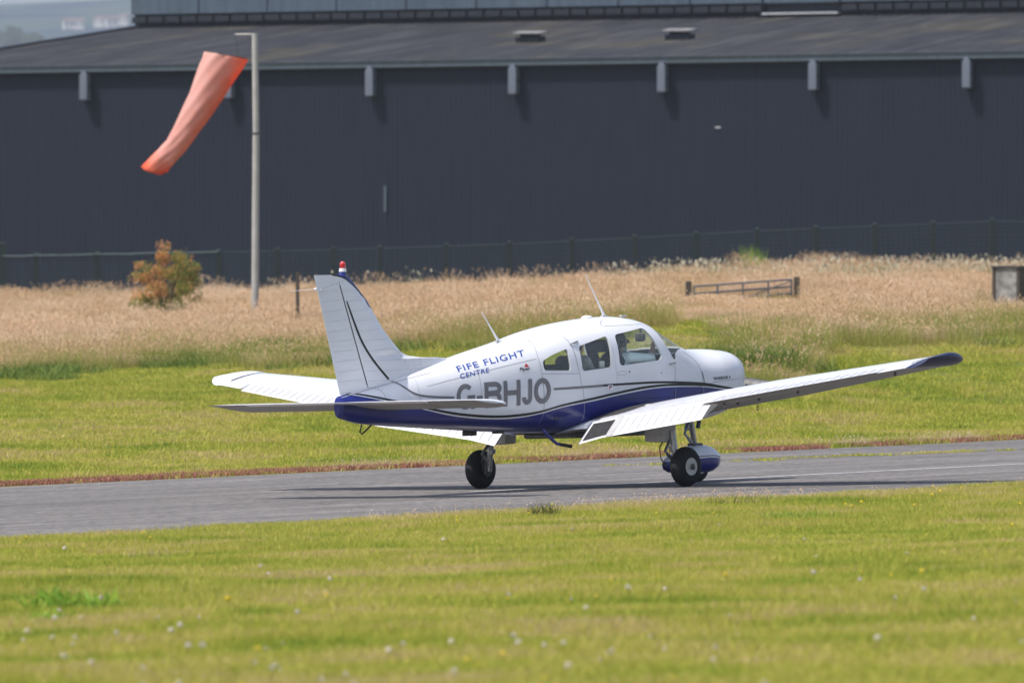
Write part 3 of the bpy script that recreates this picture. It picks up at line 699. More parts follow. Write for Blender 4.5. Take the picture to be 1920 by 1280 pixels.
bm = fresh(); add_box(bm, (0,0,hgt/2), (.52,.5,hgt), bevel=.02); obj('body', bm, conc, bm_t)
bm = fresh(); add_box(bm, (-.30,0,hgt/2), (.08,.54,hgt+.02), bevel=.01); obj('side_post', bm, wood, bm_t)
bm = fresh(); add_box(bm, (.30,0,hgt/2), (.06,.54,hgt+.02), bevel=.01); obj('side_post', bm, wood, bm_t)
bm = fresh(); add_box(bm, (0,0,hgt+.035), (.72,.6,.05), bevel=.01); obj('lid', bm, M['dmetal'], bm_t)
p = W(558, 510, 160); gz = float(H(p.x, 160)); bm = fresh(); add_box(bm, (0,0,(p.z-gz)/2), (.085,.085,p.z-gz), bevel=.01)
o = obj('marker_post', bm, wood, None); o.location = (p.x, 160, gz); tag(o, 'thin dark wooden post standing in the dry grass between windsock and tail', 'post')

# ------------------------------------------------------------------ windsock
YW = 170.
mast = empty('windsock_mast', 'tall pale grey steel mast with a short arm at its top', 'mast')
ptop = W(478, 63, YW); gz = float(H(ptop.x, YW)); j = W(480, 250, YW)
mm = simple('mast_paint', (.38,.37,.355), .9, var=.12, scale=3)
bm = fresh(); add_tube(bm, [(ptop.x, YW, gz), (j.x, YW, j.z)], [.092,.086], 16); obj('lower_pole', bm, mm, mast)
bm = fresh(); add_tube(bm, [(j.x, YW, j.z+.012), (ptop.x, YW, ptop.z)], [.082,.076], 16); obj('upper_pole', bm, mm, mast)
bm = fresh(); add_tube(bm, [(j.x, YW, j.z-.03), (j.x, YW, j.z+.02)], .098, 16); obj('joint_collar', bm, M['dmetal'], mast)
arm = W(441, 65, YW+.8)
bm = fresh(); add_tube(bm, [(ptop.x+.05, YW, ptop.z-.02), (arm.x, YW+.8, arm.z)], .022, 8); obj('arm', bm, mm, mast)
bm = fresh(); hp = W(447, 108, YW+.8); add_tube(bm, [(arm.x, YW+.8, arm.z), (hp.x, YW+.8, hp.z)], .008, 6); obj('swivel_rod', bm, M['dmetal'], mast)
def sockmat():
    m, t, b = newmat('faded_orange_nylon'); v = ocoord(t)
    s = N(t, "ShaderNodeSeparateXYZ"); t.links.new(v, s.inputs[0])
    col = ramp(t, math_(t, 'ADD', N(t, "ShaderNodeAttribute", attribute_name='lit_fade').outputs["Fac"], math_(t, 'MULTIPLY', math_(t,'SUBTRACT', noise(t, v, 2.5, 5), .5), .35)), [(.3,(.92,.19,.09)),(.46,(.88,.30,.20)),(.62,(.86,.42,.35)),(.9,(.86,.52,.46))])
    t.links.new(col, b.inputs["Base Color"]); b.inputs["Roughness"].default_value = .7
    b.inputs["Specular IOR Level"].default_value = .2
    tl = N(t, "ShaderNodeBsdfTranslucent"); t.links.new(col, tl.inputs[0]); mx = N(t, "ShaderNodeMixShader"); mx.inputs[0].default_value = .38
    t.links.new(b.outputs[0], mx.inputs[1]); t.links.new(tl.outputs[0], mx.inputs[2]); t.links.new(mx.outputs[0], t.nodes["Material Output"].inputs[0])
    bump(t, b, noise(t, mapping(t, v, (1,1,2.2)), 3, 3), .3, .03); return m
ws = empty('windsock', 'faded pink and orange fabric windsock hanging slack to the left of its mast', 'windsock')
# centre line of the sock and its radii (metres), as it hangs
cs = [(424,104,40,1.0),(411,130,37,1.0),(396,160,33,1),(378,193,28.5,1),(360,224,25,1),(343,252,22,1),(328,275,20,.9),(314,291,20,.8),(300,306,23,.5),(288,321,24,.2)]
P = [W(u, v, YW+.8) for u, v, _, _ in cs]; bm = fresh(); fl = bm.verts.layers.float.new('lit_fade'); rings = []; nn = 40
# resample
PP = []; 
for i in range(len(cs)-1):
    for k in range(4):
        f = k/4; PP.append((P[i].lerp(P[i+1], f), cs[i][2]*(1-f)+cs[i+1][2]*f, cs[i][3]*(1-f)+cs[i+1][3]*f, (i+f)/(len(cs)-1)))
PP.append((P[-1], cs[-1][2], cs[-1][3], 1.0))
for i, (c, rp, fd, s) in enumerate(PP):
    d = ((PP[min(i+1,len(PP)-1)][0]) - PP[max(i-1,0)][0]).normalized()
    side = Vector((d.z, 0, -d.x)).normalized(); back = d.cross(side)
    side = side.lerp(Vector((-.95,0,.25)), min(1, max(0, (s-.72)/.24)))
    r = rp/12800*YW; ring = []
    for k in range(nn):
        a = 2*math.pi*k/nn; wob = 1+.05*math.sin(5*a+s*9)*s+.035*math.sin(9*a-s*22)+(.25*math.sin(3*a+4)*max(0,s-.75)*2)
        tilt = d*( .30*r*math.cos(a)*max(0,1-s*4) )
        p = c + side*math.cos(a)*r*wob + back*math.sin(a)*r*wob*(1-.55*max(0,s-.6)*2) + tilt + Vector((0,0,.10*math.sin(2*a+1)*max(0,s-.8)*3))
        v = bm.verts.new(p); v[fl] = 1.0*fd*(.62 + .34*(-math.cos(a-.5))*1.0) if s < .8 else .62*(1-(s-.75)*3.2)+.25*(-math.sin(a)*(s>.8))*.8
        if s < .8: v[fl] = .60 + .34*math.cos(a+.35)*(1.15-s)  # faded pink, painted paler towards the lit upper left side
        ring.append(v)
    rings.append(ring)
for A, B in zip(rings, rings[1:]):
    for k in range(nn): bm.faces.new((A[k], A[(k+1)%nn], B[(k+1)%nn], B[k])).smooth = True
sk = obj('sock', bm, sockmat(), ws, True); so_ = sk.modifiers.new('thick', 'SOLIDIFY'); so_.thickness = .006
bm = fresh(); rr = [Vector(v.co) for v in sk.data.vertices[:nn]]; add_tube(bm, rr+[rr[0]], .012, 6, cap=False); obj('hoop', bm, M['dmetal'], ws)

# ------------------------------------------------------------------ air between here and the hills
m_ = bpy.data.materials.new('haze_air'); m_.use_nodes = True; t_ = m_.node_tree; t_.nodes.remove(t_.nodes['Principled BSDF'])
pv = t_.nodes.new('ShaderNodeVolumePrincipled'); pv.inputs['Color'].default_value = (.80,.88,1,1); pv.inputs['Density'].default_value = 0.00017; pv.inputs['Anisotropy'].default_value = .2
t_.links.new(pv.outputs[0], t_.nodes['Material Output'].inputs['Volume'])
bm = fresh(); add_box(bm, (0, 1500, 290), (16000, 15400, 640)); tag(obj('haze', bm, m_), 'thin pale air softening the far hillside', kind='stuff')
# ------------------------------------------------------------------ aeroplane (x forward, y left, z up, wheels on z = 0)
SX =[-3.95,-3.7,-3.4,-2.6,-1.9,-1.34,-.75,-.21,.16,.52,.8,1.0,1.2,1.4,1.6,1.85,2.0,2.2,2.38,2.47,2.535]
ZT =[1.115,1.165,1.225,1.395,1.545,1.655,1.785,1.865,1.897,1.905,1.86,1.775,1.68,1.59,1.528,1.515,1.515,1.505,1.478,1.43,1.31]
ZB =[.88,.82,.79,.735,.69,.655,.63,.62,.62,.62,.62,.63,.64,.655,.67,.70,.72,.77,.85,.91,.98]
HW =[.07,.12,.18,.31,.42,.485,.545,.565,.57,.57,.57,.565,.56,.55,.54,.525,.515,.485,.42,.36,.28]
ZC =[1.0,1.0,1.0,1.0,1.02,1.04,1.05,1.05,1.05,1.05,1.05,1.06,1.08,1.1,1.12,1.12,1.12,1.12,1.13,1.13,1.13]
QU =[2.3,2.3,2.3,2.4,2.8,3.6,4.6,5.2,5.4,5.4,5.0,4.6,4.0,3.4,3.0,3.0,3.2,3.3,3.4,3.4,3.2]
PU =[2.2]*16+[2.4]*5
QL =[2.4,2.5,2.6,3.0,3.4,3.8,4,4,4,4,4,4,4,4,3.5,3.2,3.0,2.8,2.6,2.5,2.5]
_X = np.array(SX); _G = {}
def sint(x, ys):
    k = id(ys)
    if k not in _G: _G[k] = (np.array(ys, float), np.gradient(np.array(ys, float), _X))
    Y_, m = _G[k]; x = min(max(x, _X[0]), _X[-1]); i = int(min(max(np.searchsorted(_X, x)-1, 0), len(_X)-2))
    h = _X[i+1]-_X[i]; t = (x-_X[i])/h
    return float((2*t**3-3*t**2+1)*Y_[i]+(t**3-2*t**2+t)*h*m[i]+(-2*t**3+3*t**2)*Y_[i+1]+(t**3-t**2)*h*m[i+1])
def fus(x): return [sint(x, a) for a in (ZT, ZB, HW, ZC, QU, PU, QL)]
def ysurf(x, z):
    zt, zb, hw, zc, qu, pu, ql = fus(x)
    if z >= zc: f = min((z-zc)/(zt-zc), 1.); return hw*(1-f**qu)**(1/pu)
    f = min((zc-z)/(zc-zb), 1.); return hw*(1-f**ql)**(1/2.4)
def section(x, n=36):
    """closed ring, right side first: start at the top centre, down the right side, up the left"""
    zt, zb, hw, zc, qu, pu, ql = fus(x); pts = []
    for k in range(n+1):
        a = math.pi*k/n                      # 0 top .. pi bottom
        c, s = math.cos(a), math.sin(a)
        if c >= 0: z = zc+(zt-zc)*c**(2/qu) if c > 1e-9 else zc; y = hw*s**(2/pu) if s > 1e-9 else 0
        else: z = zc-(zc-zb)*(-c)**(2/ql); y = hw*s**(2/2.4) if s > 1e-9 else 0
        pts.append((x, -y, z))
    return pts + [(x, -p[1], p[2]) for p in pts[-2:0:-1]]
plane = bpy.data.objects.new('light_aircraft', None); link(plane); plane.matrix_world = MA
tag(plane, 'white and navy low wing light aircraft rolling along the grey runway', 'aircraft')

def build_shell(off=0.0):
    bm = fresh(); xs_ = sorted(set([round(x, 4) for x in list(np.arange(-3.95, -1.4, .08))+list(np.arange(-1.4, 2.0, .04))+list(np.arange(2.0, 2.53, .03))+[2.535]]))
    rings = [section(x, 40) for x in xs_]
    fr = []
    for s_, dx in ((.93,.018),(.78,.035),(.5,.048),(.2,.052)):       # rounded nose face
        fr.append([(2.535+dx, p[1]*s_, 1.13+(p[2]-1.13)*s_) for p in rings[-1]])
    bk = [[(-3.95-.03, p[1]*.6, 1.0+(p[2]-1.0)*.85) for p in rings[0]]]
    R_ = add_loft(bm, bk+rings+fr, caps=True); fixn(bm); return bm
def roundpoly(p, r=.03, n=4):
    out = []; m = len(p)
    for i in range(m):
        a, b, c = Vector(p[i-1]), Vector(p[i]), Vector(p[(i+1) % m]); d1 = (a-b); d2 = (c-b); rr = min(r, d1.length*.45, d2.length*.45)
        s, e = b+d1.normalized()*rr, b+d2.normalized()*rr
        for k in range(n+1): t = k/n; q = s*(1-t)**2+b*2*t*(1-t)+e*t*t; out.append((q.x, q.y))
    return out
def inset(p, d):
    out = []; m = len(p); c = sum((Vector(q) for q in p), Vector((0,0)))/m
    area = sum(p[i-1][0]*p[i][1]-p[i][0]*p[i-1][1] for i in range(m)); sg = 1 if area > 0 else -1
    for i in range(m):
        a, b, c = Vector(p[i-1]), Vector(p[i]), Vector(p[(i+1) % m]); n1 = (b-a).normalized(); n2 = (c-b).normalized()
        nv = Vector((-(n1.y+n2.y), n1.x+n2.x)); nv = nv.normalized() if nv.length > 1e-9 else Vector((-n1.y, n1.x))
        out.append(tuple(b+nv*sg*d))
    return out
def prism_xz(poly, y0, y1):
    bm = fresh(); add_loft(bm, [[(x, y0, z) for x, z in poly], [(x, y1, z) for x, z in poly]], smooth=False); fixn(bm); return bm
def tmp(bm, m=None):
    me = bpy.data.meshes.new('tmp'); bm.to_mesh(me); bm.free(); o = bpy.data.objects.new('tmp', me); COL.objects.link(o)
    if m:
        for x in m: me.materials.append(x)
    return o
def boolean(a, cut, op):
    md = a.modifiers.new('b', 'BOOLEAN'); md.operation = op; md.object = cut; md.solver = 'EXACT'
    bpy.context.view_layer.update(); dg = bpy.context.evaluated_depsgraph_get()
    me = bpy.data.meshes.new_from_object(a.evaluated_get(dg)); a.modifiers.clear(); a.data = me; return a
W1 = roundpoly([(-1.155,1.43),(-1.011,1.491),(-.83,1.543),(-.762,1.56),(-.755,1.318),(-1.15,1.328)], .035)
W2 = roundpoly([(-.585,1.582),(-.10,1.69),(-.083,1.62),(-.09,1.343),(-.575,1.305)], .05)
W3 = roundpoly([(.035,1.70),(.60,1.775),(.785,1.45),(.745,1.403),(.045,1.352)], .06)
DOOR = roundpoly([(-.045,1.80),(-.043,1.45),(-.012,1.24),(.008,.98),(.975,.98),(.985,1.38),(.72,1.795),(.62,1.815)], .05)
def ws_cutter(grow=0.0):
    bm = fresh(); rings = []
    half = ((.66,.742,.95),(.54,.742,.99),(.49,.75,1.17),(.44,.78,1.27),(.34,.82,1.38),(.18,.84,1.48))
    for y, xr, xf in [(-a_, b_, c_) for a_, b_, c_ in half]+[(0,.84,1.50)]+list(half[::-1]):
        g = grow; zl = (1.41 if abs(y) > .5 else 1.38)+g; xf = xf+.05 if abs(y) > .5 else xf; rings.append([(xr+g-.63*(zl-1.80), y, zl), (xf-g, y, zl), (xf-g, y, 2.2), (xr+g-.63*.4, y, 2.2)])
    add_loft(bm, rings, smooth=False); fixn(bm); return bm
def solid(x0, x1, d, lift=None, mat=0):
    """closed body following the skin d metres inside it, between stations x0 and x1"""
    bm = fresh(); xs_ = [x for x in list(np.arange(x0, x1, .04)) if x1-x > .02]+[x1]; rings = []
    for x in xs_:
        zt, zb, hw, zc = fus(x)[:4]; r = []
        for p in section(x, 40):
            z = zc+(p[2]-zc)*(1-d/(zt-zc)) if p[2] >= zc else zc+(p[2]-zc)*(1-d/(zc-zb)); y = p[1]*(1-d/hw)
            if lift and x > lift[0]: z = max(z, lift[1] if abs(p[1]) > .002 or p[2] > zc else lift[1])
            r.append((x, y, z))
        rings.append(r)
    add_loft(bm, rings, mat=mat)
    for f in bm.faces: f.material_index = mat
    fixn(bm); return bm
full = tmp(build_shell(), [M['livery'], M['interior']])
cavity = tmp(solid(-1.26, 1.30, .022, mat=1), [M['livery'], M['interior']])
cav2 = tmp(solid(1.20, 1.54, .018, mat=1), [M['livery'], M['interior']])
cbx = tmp(prism_xz([(1.1,1.46),(1.9,1.46),(1.9,2.3),(1.1,2.3)], -.8, .8)); boolean(cav2, cbx, 'INTERSECT'); bpy.data.objects.remove(cbx)
cutters = [tmp(prism_xz(W1, -1, 1)), tmp(prism_xz(W2, -1, 1)), tmp(prism_xz(W3, -1, 1)), tmp(ws_cutter())]
door_cut = tmp(prism_xz(DOOR, -1, -.2)); door_in = tmp(prism_xz(inset(DOOR, .004), -1, -.2))
def clone(o):
    c = o.copy(); c.data = o.data.copy(); COL.objects.link(c); return c
# flare the windscreen opening cleanly: the whole region over the cowl deck is cut by the windscreen body
shell = clone(full); boolean(shell, cavity, 'DIFFERENCE')
door = clone(shell); boolean(door, door_in, 'INTERSECT'); boolean(door, cutters[2], 'DIFFERENCE')
boolean(shell, cav2, 'DIFFERENCE')
for c in cutters: boolean(shell, c, 'DIFFERENCE')
boolean(shell, door_cut, 'DIFFERENCE')
def adopt(o, name, ang=30, label=None):
    o.name = name; o.data.name = name; o.parent = plane
    return auto(o, ang)
adopt(shell, 'fuselage', 28); adopt(door, 'cabin_door', 28)
gl = tmp(solid(-1.4, 1.95, .006), [M['glass']]); gi = tmp(solid(-1.42, 1.97, .010), [M['glass']]); boolean(gl, gi, 'DIFFERENCE')
def pane(cut_bm, name, parent=plane):
    o = clone(gl); c = tmp(cut_bm); boolean(o, c, 'INTERSECT'); bpy.data.objects.remove(c)
    o.name = name; o.parent = parent; auto(o, 30); return o
for s in (-1, 1):
    for wi, wpoly in enumerate((W1, W2, W3)):
        q = inset(wpoly, .0005)
        pane(prism_xz(q, *((-1, -.15) if s < 0 else (.15, 1))), 'window_pane', door if (wi == 2 and s < 0) else plane)
pane(ws_cutter(.0005), 'windshield')
for c in cutters+[door_cut, door_in, gl, gi, full, cavity, cav2]: bpy.data.objects.remove(c)

def ribbon(pts, wd, yf, off=.003, sides=(-1, 1), n=10, vertical=True):
    """flat strip laid on a side surface; pts in (x, z)"""
    P_ = [Vector(p) for p in pts]; Q = []
    for i in range(len(P_)-1):
        p0 = P_[max(i-1,0)]; p1 = P_[i]; p2 = P_[i+1]; p3 = P_[min(i+2, len(P_)-1)]
        for k in range(n):
            t = k/n; Q.append(.5*((2*p1)+(-p0+p2)*t+(2*p0-5*p1+4*p2-p3)*t*t+(-p0+3*p1-3*p2+p3)*t**3))
    Q.append(P_[-1]); bm = fresh()
    wds = wd if callable(wd) else (lambda s: wd)
    for s in sides:
        prev = None
        for i, q in enumerate(Q):
            d = (Q[min(i+1,len(Q)-1)]-Q[max(i-1,0)]).normalized(); nv = Vector((-d.y, d.x))*wds(i/(len(Q)-1))/2
            cur = []
            for c in (q+nv, q, q-nv): cur.append(bm.verts.new((c.x, s*(yf(c.x, c.y)+off), c.y)))
            if prev:
                for j in range(2): bm.faces.new((prev[j], cur[j], cur[j+1], prev[j+1]))
            prev = cur
    fixn(bm)
    return bm
LOW = [(-3.86,1.155),(-3.56,1.10),(-2.999,.99),(-2.845,.955),(-2.403,.882),(-1.962,.842),(-1.604,.841),(-1.24,.872),(-.875,.94),(-.348,1.008),(-.054,1.047),(.45,1.103),(.954,1.121),(1.49,1.105),(1.822,1.075),(2.2,1.04)]
obj('black_stripe', ribbon(LOW, .027, ysurf), M['black'], plane)
BL = [(-3.871,1.145),(-3.565,1.087),(-2.999,.973),(-2.844,.940),(-2.395,.858),(-1.95,.820),(-1.593,.818),(-1.24,.855),(-.875,.924),(-.348,.985),(-.054,1.025),(.55,1.088),(.953,1.103),(1.49,1.091),(1.822,1.062),(2.2,1.027)]
obj('white_pinstripe', ribbon(BL, .011, ysurf), M['wht'], plane)
obj('grey_stripe', ribbon([(-3.205,1.275),(-3.157,1.242),(-3.015,1.13),(-2.822,1.084),(-2.46,1.063)], .024, ysurf), M['reg'], plane)
obj('grey_stripe', ribbon([(-1.03,1.119),(-.603,1.129),(-.25,1.140)], .026, ysurf), M['reg'], plane)
obj('black_stripe', ribbon([(-.25,1.140),(-.049,1.146),(.553,1.156),(.955,1.15),(1.491,1.125),(1.822,1.085),(2.1,1.05)], .024, ysurf), M['black'], plane)
for nm, pts, wd in (('panel_seam', [(-1.13,1.66),(-1.175,1.56),(-1.20,1.458),(-1.19,1.264),(-1.175,1.07),(-1.18,.905),(-1.19,.75)], .006), ('panel_seam', [(-.72,1.72),(-.687,1.628),(-.656,1.418),(-.613,1.223),(-.575,1.08),(-.56,.9),(-.55,.72)], .007),
    ('panel_seam', [(-2.8,1.194),(-2.267,1.29),(-1.73,1.38),(-1.23,1.459)], .005), ('panel_seam', [(-1.186,1.291),(-.64,1.281)], .006), ('panel_seam', [(1.216,1.50),(1.406,1.404),(1.484,1.27),(1.504,1.124),(1.51,.95)], .006), ('panel_seam', [(2.30,1.44),(2.34,1.30),(2.35,1.14),(2.34,1.0)], .006),
    ('panel_seam', [(-3.53,1.215),(-3.42,1.16),(-3.38,1.05)], .006), ('panel_seam', [(1.0,1.345),(1.0,1.15),(.99,.95)], .006), ('panel_seam', [(1.62,1.08),(1.62,1.12),(1.9,1.15),(2.24,1.17),(2.25,1.22)], .005), ('panel_seam', [(-3.95,1.10),(-3.5,1.19),(-3.0,1.28),(-2.65,1.34)], .006),
    ('panel_seam', [(-2.0,1.50),(-2.06,1.35),(-2.08,1.2),(-2.08,1.0)], .004), ('panel_seam', [(-2.9,1.28),(-2.93,1.15),(-2.93,1.0)], .004), ('panel_seam', [(1.50,1.26),(1.53,1.15),(1.545,1.08)], .014)):
    obj(nm, ribbon(pts, wd, ysurf, .0022), M['seam'], plane)
# roof seams across the cabin top
def roofband(x, wd, zmin=1.66):
    bm = fresh(); prev = None
    for p in section(x, 40):
        if p[2] < zmin: prev = None; continue
        cur = [bm.verts.new((x+dx, p[1]*1.004, p[2]+.0028)) for dx in (-wd/2, wd/2)]
        if prev: bm.faces.new((prev[0], prev[1], cur[1], cur[0]))
        prev = cur
    return bm
obj('panel_seam', roofband(-.72, .006, 1.72), M['seam'], plane); obj('panel_seam', roofband(-1.13, .006, 1.64), M['seam'], plane)
bm = ribbon([(-.04,1.80),(.02,1.84),(.10,1.86)], .006, ysurf, .0022); obj('panel_seam', bm, M['seam'], plane)

# lettering
def letters(name, text, quad, mat, bold=.0, yf=ysurf, side=-1, shear=0, spacing=1.0):
    """quad = (x, z) of top-left, bottom-left, top-right, bottom-right as read on the side"""
    cu = bpy.data.curves.new('txt', 'FONT'); cu.body = text; cu.offset = bold; cu.size = 1; cu.space_character = spacing; cu.shear = shear; cu.resolution_u = 5
    o = bpy.data.objects.new('txt', cu); COL.objects.link(o); bpy.context.view_layer.update()
    me = bpy.data.meshes.new_from_object(o.evaluated_get(bpy.context.evaluated_depsgraph_get())); bpy.data.objects.remove(o)
    bm = fresh(); bm.from_mesh(me)
    x0 = min(v.co.x for v in bm.verts); x1 = max(v.co.x for v in bm.verts); y0 = min(v.co.y for v in bm.verts); y1 = max(v.co.y for v in bm.verts)
    for k in range(1, 12):
        bmesh.ops.bisect_plane(bm, geom=bm.verts[:]+bm.edges[:]+bm.faces[:], plane_co=(x0+(x1-x0)*k/12, 0, 0), plane_no=(1,0,0))
    for k in range(1, 4):
        bmesh.ops.bisect_plane(bm, geom=bm.verts[:]+bm.edges[:]+bm.faces[:], plane_co=(0, y0+(y1-y0)*k/4, 0), plane_no=(0,1,0))
    TL, BLq, TR, BR = [Vector(q) for q in quad]
    for v in bm.verts:
        s = (v.co.x-x0)/(x1-x0); t = (v.co.y-y0)/(y1-y0)
        q = (BLq*(1-s)+BR*s)*(1-t)+(TL*(1-s)+TR*s)*t
        x = q.x; z = q.y
        v.co = (x, side*(yf(x, z)+.0035), z)
    me2 = bpy.data.meshes.new(name); bm.to_mesh(me2); bm.free(); me2.materials.append(mat)
    return link(bpy.data.objects.new(name, me2), plane)
def block_letters(side):
    """registration drawn with broad even strokes in a box 1.35 x 0.28"""
    Wd, Hh, sw = 1.35, .28, .054; h = sw/2; S = []
    def arc(cx, cy, rx, ry, a0, a1, n=22): return [(cx+rx*math.cos(math.radians(a0+(a1-a0)*k/n)), cy+ry*math.sin(math.radians(a0+(a1-a0)*k/n))) for k in range(n+1)]
    g0, g1 = 0, .255; S.append(arc((g0+g1)/2, .14, (g1-g0)/2-h, .14-h, 48, 318)); S.append([(.15,.125),(g1,.125)]); S.append([(g1-h,.125),(g1-h,.0)])
    S.append([(.278,.112),(.360,.112)])
    b0, b1 = .388, .628; S.append([(b0+h,0),(b0+h,Hh)])
    S.append([(b0+h,Hh-h),(b1-.10,Hh-h)]+arc(b1-.10, .205, .085-h*.4, .075-h+.0, 90, -90, 12)+[(b0+h,.155)])
    S.append([(b0+h,.150),(b1-.09,.150)]+arc(b1-.09, .0885, .090-h, .0615, 90, -90, 12)+[(b0+h,h)])
    h0, h1 = .660, .905; S += [[(h0+h,0),(h0+h,Hh)], [(h1-h,0),(h1-h,Hh)], [(h0+h,.145),(h1-h,.145)]]
    j1 = 1.075; S.append([(j1-h,Hh),(j1-h,.085)]+arc(.930+(j1-.930)/2+.0, .085, (j1-.930)/2-h+.0, .085-h, 0, -180, 14))
    o0, o1 = 1.105, 1.35; S.append(arc((o0+o1)/2, .14, (o1-o0)/2-h, .14-h, 0, 360, 40))
    TL, BLq, TR, BR = [Vector(q) for q in ((-2.42,1.205),(-2.44,.925),(-1.072,1.25),(-1.083,.968))]
    bm = fresh()
    for i, path in enumerate(S):
        Q = []
        for p0, p1 in zip(path, path[1:]):
            m = max(1, int((Vector(p1)-Vector(p0)).length/.03))
            for k in range(m): Q.append(Vector(p0).lerp(Vector(p1), k/m))
        Q.append(Vector(path[-1])); prev = None; loop = (Q[0]-Q[-1]).length < 1e-3
        for j, q in enumerate(Q):
            a_ = Q[j-1] if j else (Q[-2] if loop else Q[0]); b_ = Q[j+1] if j < len(Q)-1 else (Q[1] if loop else Q[-1])
            d = (b_-a_).normalized(); nv = Vector((-d.y, d.x))*h; cur = []
            for c in (q+nv, q, q-nv):
                s_, t_ = c.x/Wd, c.y/Hh; s_ = s_ if side < 0 else 1-s_
                P = (BLq*(1-s_)+BR*s_)*(1-t_)+(TL*(1-s_)+TR*s_)*t_
                cur.append(bm.verts.new((P.x, side*(ysurf(P.x, P.y)+.0032+.00035*i), P.y)))
            if prev:
                for k in (0, 1): bm.faces.new((prev[k], cur[k], cur[k+1], prev[k+1]))
            prev = cur
    return obj('registration_lettering', bm, M['reg'], plane)
block_letters(-1); block_letters(1)
letters('club_lettering', 'FIFE FLIGHT', [(-2.294,1.402),(-2.314,1.340),(-1.320,1.565),(-1.352,1.497)], M['regblue'], .014, spacing=1.12)
letters('club_lettering', 'CENTRE', [(-2.315,1.318),(-2.33,1.264),(-1.905,1.378),(-1.925,1.326)], M['regblue'], .012, spacing=1.12)
letters('maker_lettering', 'Piper', [(-1.497,1.368),(-1.508,1.318),(-1.342,1.371),(-1.350,1.325)], M['black'], .02, shear=.2)
bm = fresh()
vs = [bm.verts.new((x, -(ysurf(x, z)+.004), z)) for x, z in ((-1.425,1.372),(-1.358,1.374),(-1.392,1.415))]; bm.faces.new(vs)
obj('red_logo_triangle', bm, M['red'], plane)
bm = ribbon([(-1.48,1.305),(-1.37,1.308)], .006, ysurf, .0035, (-1,)); obj('red_underline', bm, M['bead'], plane)
letters('cowling_lettering', 'WARRIOR II', [(1.70,1.194),(1.70,1.158),(2.026,1.204),(2.023,1.170)], M['black'], .02, spacing=1.08)
def patch(name, x0, x1, z0, z1, mat, off=.003, side=-1):
    bm = fresh(); G = [[bm.verts.new((x, side*(ysurf(x, z)+off), z)) for x in np.linspace(x0, x1, 5)] for z in np.linspace(z0, z1, 4)]
    for j in range(3):
        for i in range(4): bm.faces.new((G[j][i], G[j][i+1], G[j+1][i+1], G[j+1][i]))
    return obj(name, bm, mat, plane)
patch('sticker', -.168, -.085, 1.087, 1.143, M['wht'], .0045); patch('sticker_mark', -.150, -.105, 1.118, 1.134, M['blue'], .006); patch('sticker_mark', -.152, -.137, 1.096, 1.130, M['red'], .0065)
bm = fresh(); add_lathe(bm, [(0,.010),(.006,.009)], (.20, -(ysurf(.2,1.285)+.003), 1.285), (0,-1,0), 12); obj('door_lock', bm, M['dmetal'], plane)
bm = fresh(); add_lathe(bm, [(0,.006),(.006,.005)], (.75, -(ysurf(.75,1.26)+.003), 1.26), (0,-1,0), 10); obj('door_button', bm, M['dmetal'], plane)
bm = fresh(); add_box(bm, (.945, -(ysurf(.945,1.36)+.014), 1.36), (.11,.014,.018), Matrix.Rotation(-.16, 3, 'Y'), bevel=.004); obj('hinge', bm, M['metal'], plane)
bm = fresh(); y_ = ysurf(-.63, 1.625); add_tube(bm, [(-.70,-(y_+.01),1.606),(-.66,-(y_+.022),1.616),(-.60,-(y_+.020),1.632),(-.565,-(y_+.005),1.64)], [.006,.010,.012,.008], 8); obj('roof_step_handle', bm, M['metal'], plane)
obj('placard', ribbon([(.01,1.285),(.138,1.295),(.138,1.258),(.01,1.250),(.01,1.285)], .004, ysurf, .003, (-1,), n=2), M['seam'], plane)

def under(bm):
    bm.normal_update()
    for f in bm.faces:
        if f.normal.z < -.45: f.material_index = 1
# wing ------------------------------------------------------------
ZW0, DIH = .665, .1228
def naca(s, t=.128, m=.03, p=.4):
    yt = 5*t*(.2969*math.sqrt(s)-.126*s-.3516*s*s+.2843*s**3-.1036*s**4)
    yc = m/p**2*(2*p*s-s*s) if s < p else m/(1-p)**2*((1-2*p)+2*p*s-s*s)
    return yc+yt, yc-yt
def wing_geo(y):
    y = abs(y)
    if y < 1.0: le = .80+.34*max(0,(1.0-y)/.45)**1.6*.9
    elif y < 2.75: le = .80
    else: le = .80-(y-2.75)/(5.08-2.75)*.42
    te = -.81 if y < 2.75 else -.81+(y-2.75)/(5.08-2.75)*.27
    return le, te, ZW0+DIH*y
def wing_ring(y, s0=0, s1=1, n=16, tk=.128, side=-1, shrink=1):
    le, te, zc = wing_geo(y); c = le-te; up = []; lo = []
    for k in range(n+1):
        s = s0+(s1-s0)*(.5-.5*math.cos(math.pi*k/n)) if s0 == 0 else s0+(s1-s0)*k/n
        u, l = naca(s, tk)
        x = le-s*c; inc = .068*(.42-s)*c
        up.append((x, side*y, zc+inc+u*c*shrink)); lo.append((x, side*y, zc+inc+l*c*shrink))
    return up[::-1]+lo[1 if s0 == 0 else 0:]
def zwing_up(x, y):
    le, te, zc = wing_geo(y); c = le-te; s = min(max((le-x)/c, 0), 1); return zc+.068*(.42-s)*c+naca(s)[0]*c
FL0, FL1, AI0, AI1, HS = .62, 2.42, 2.46, 4.72, .80
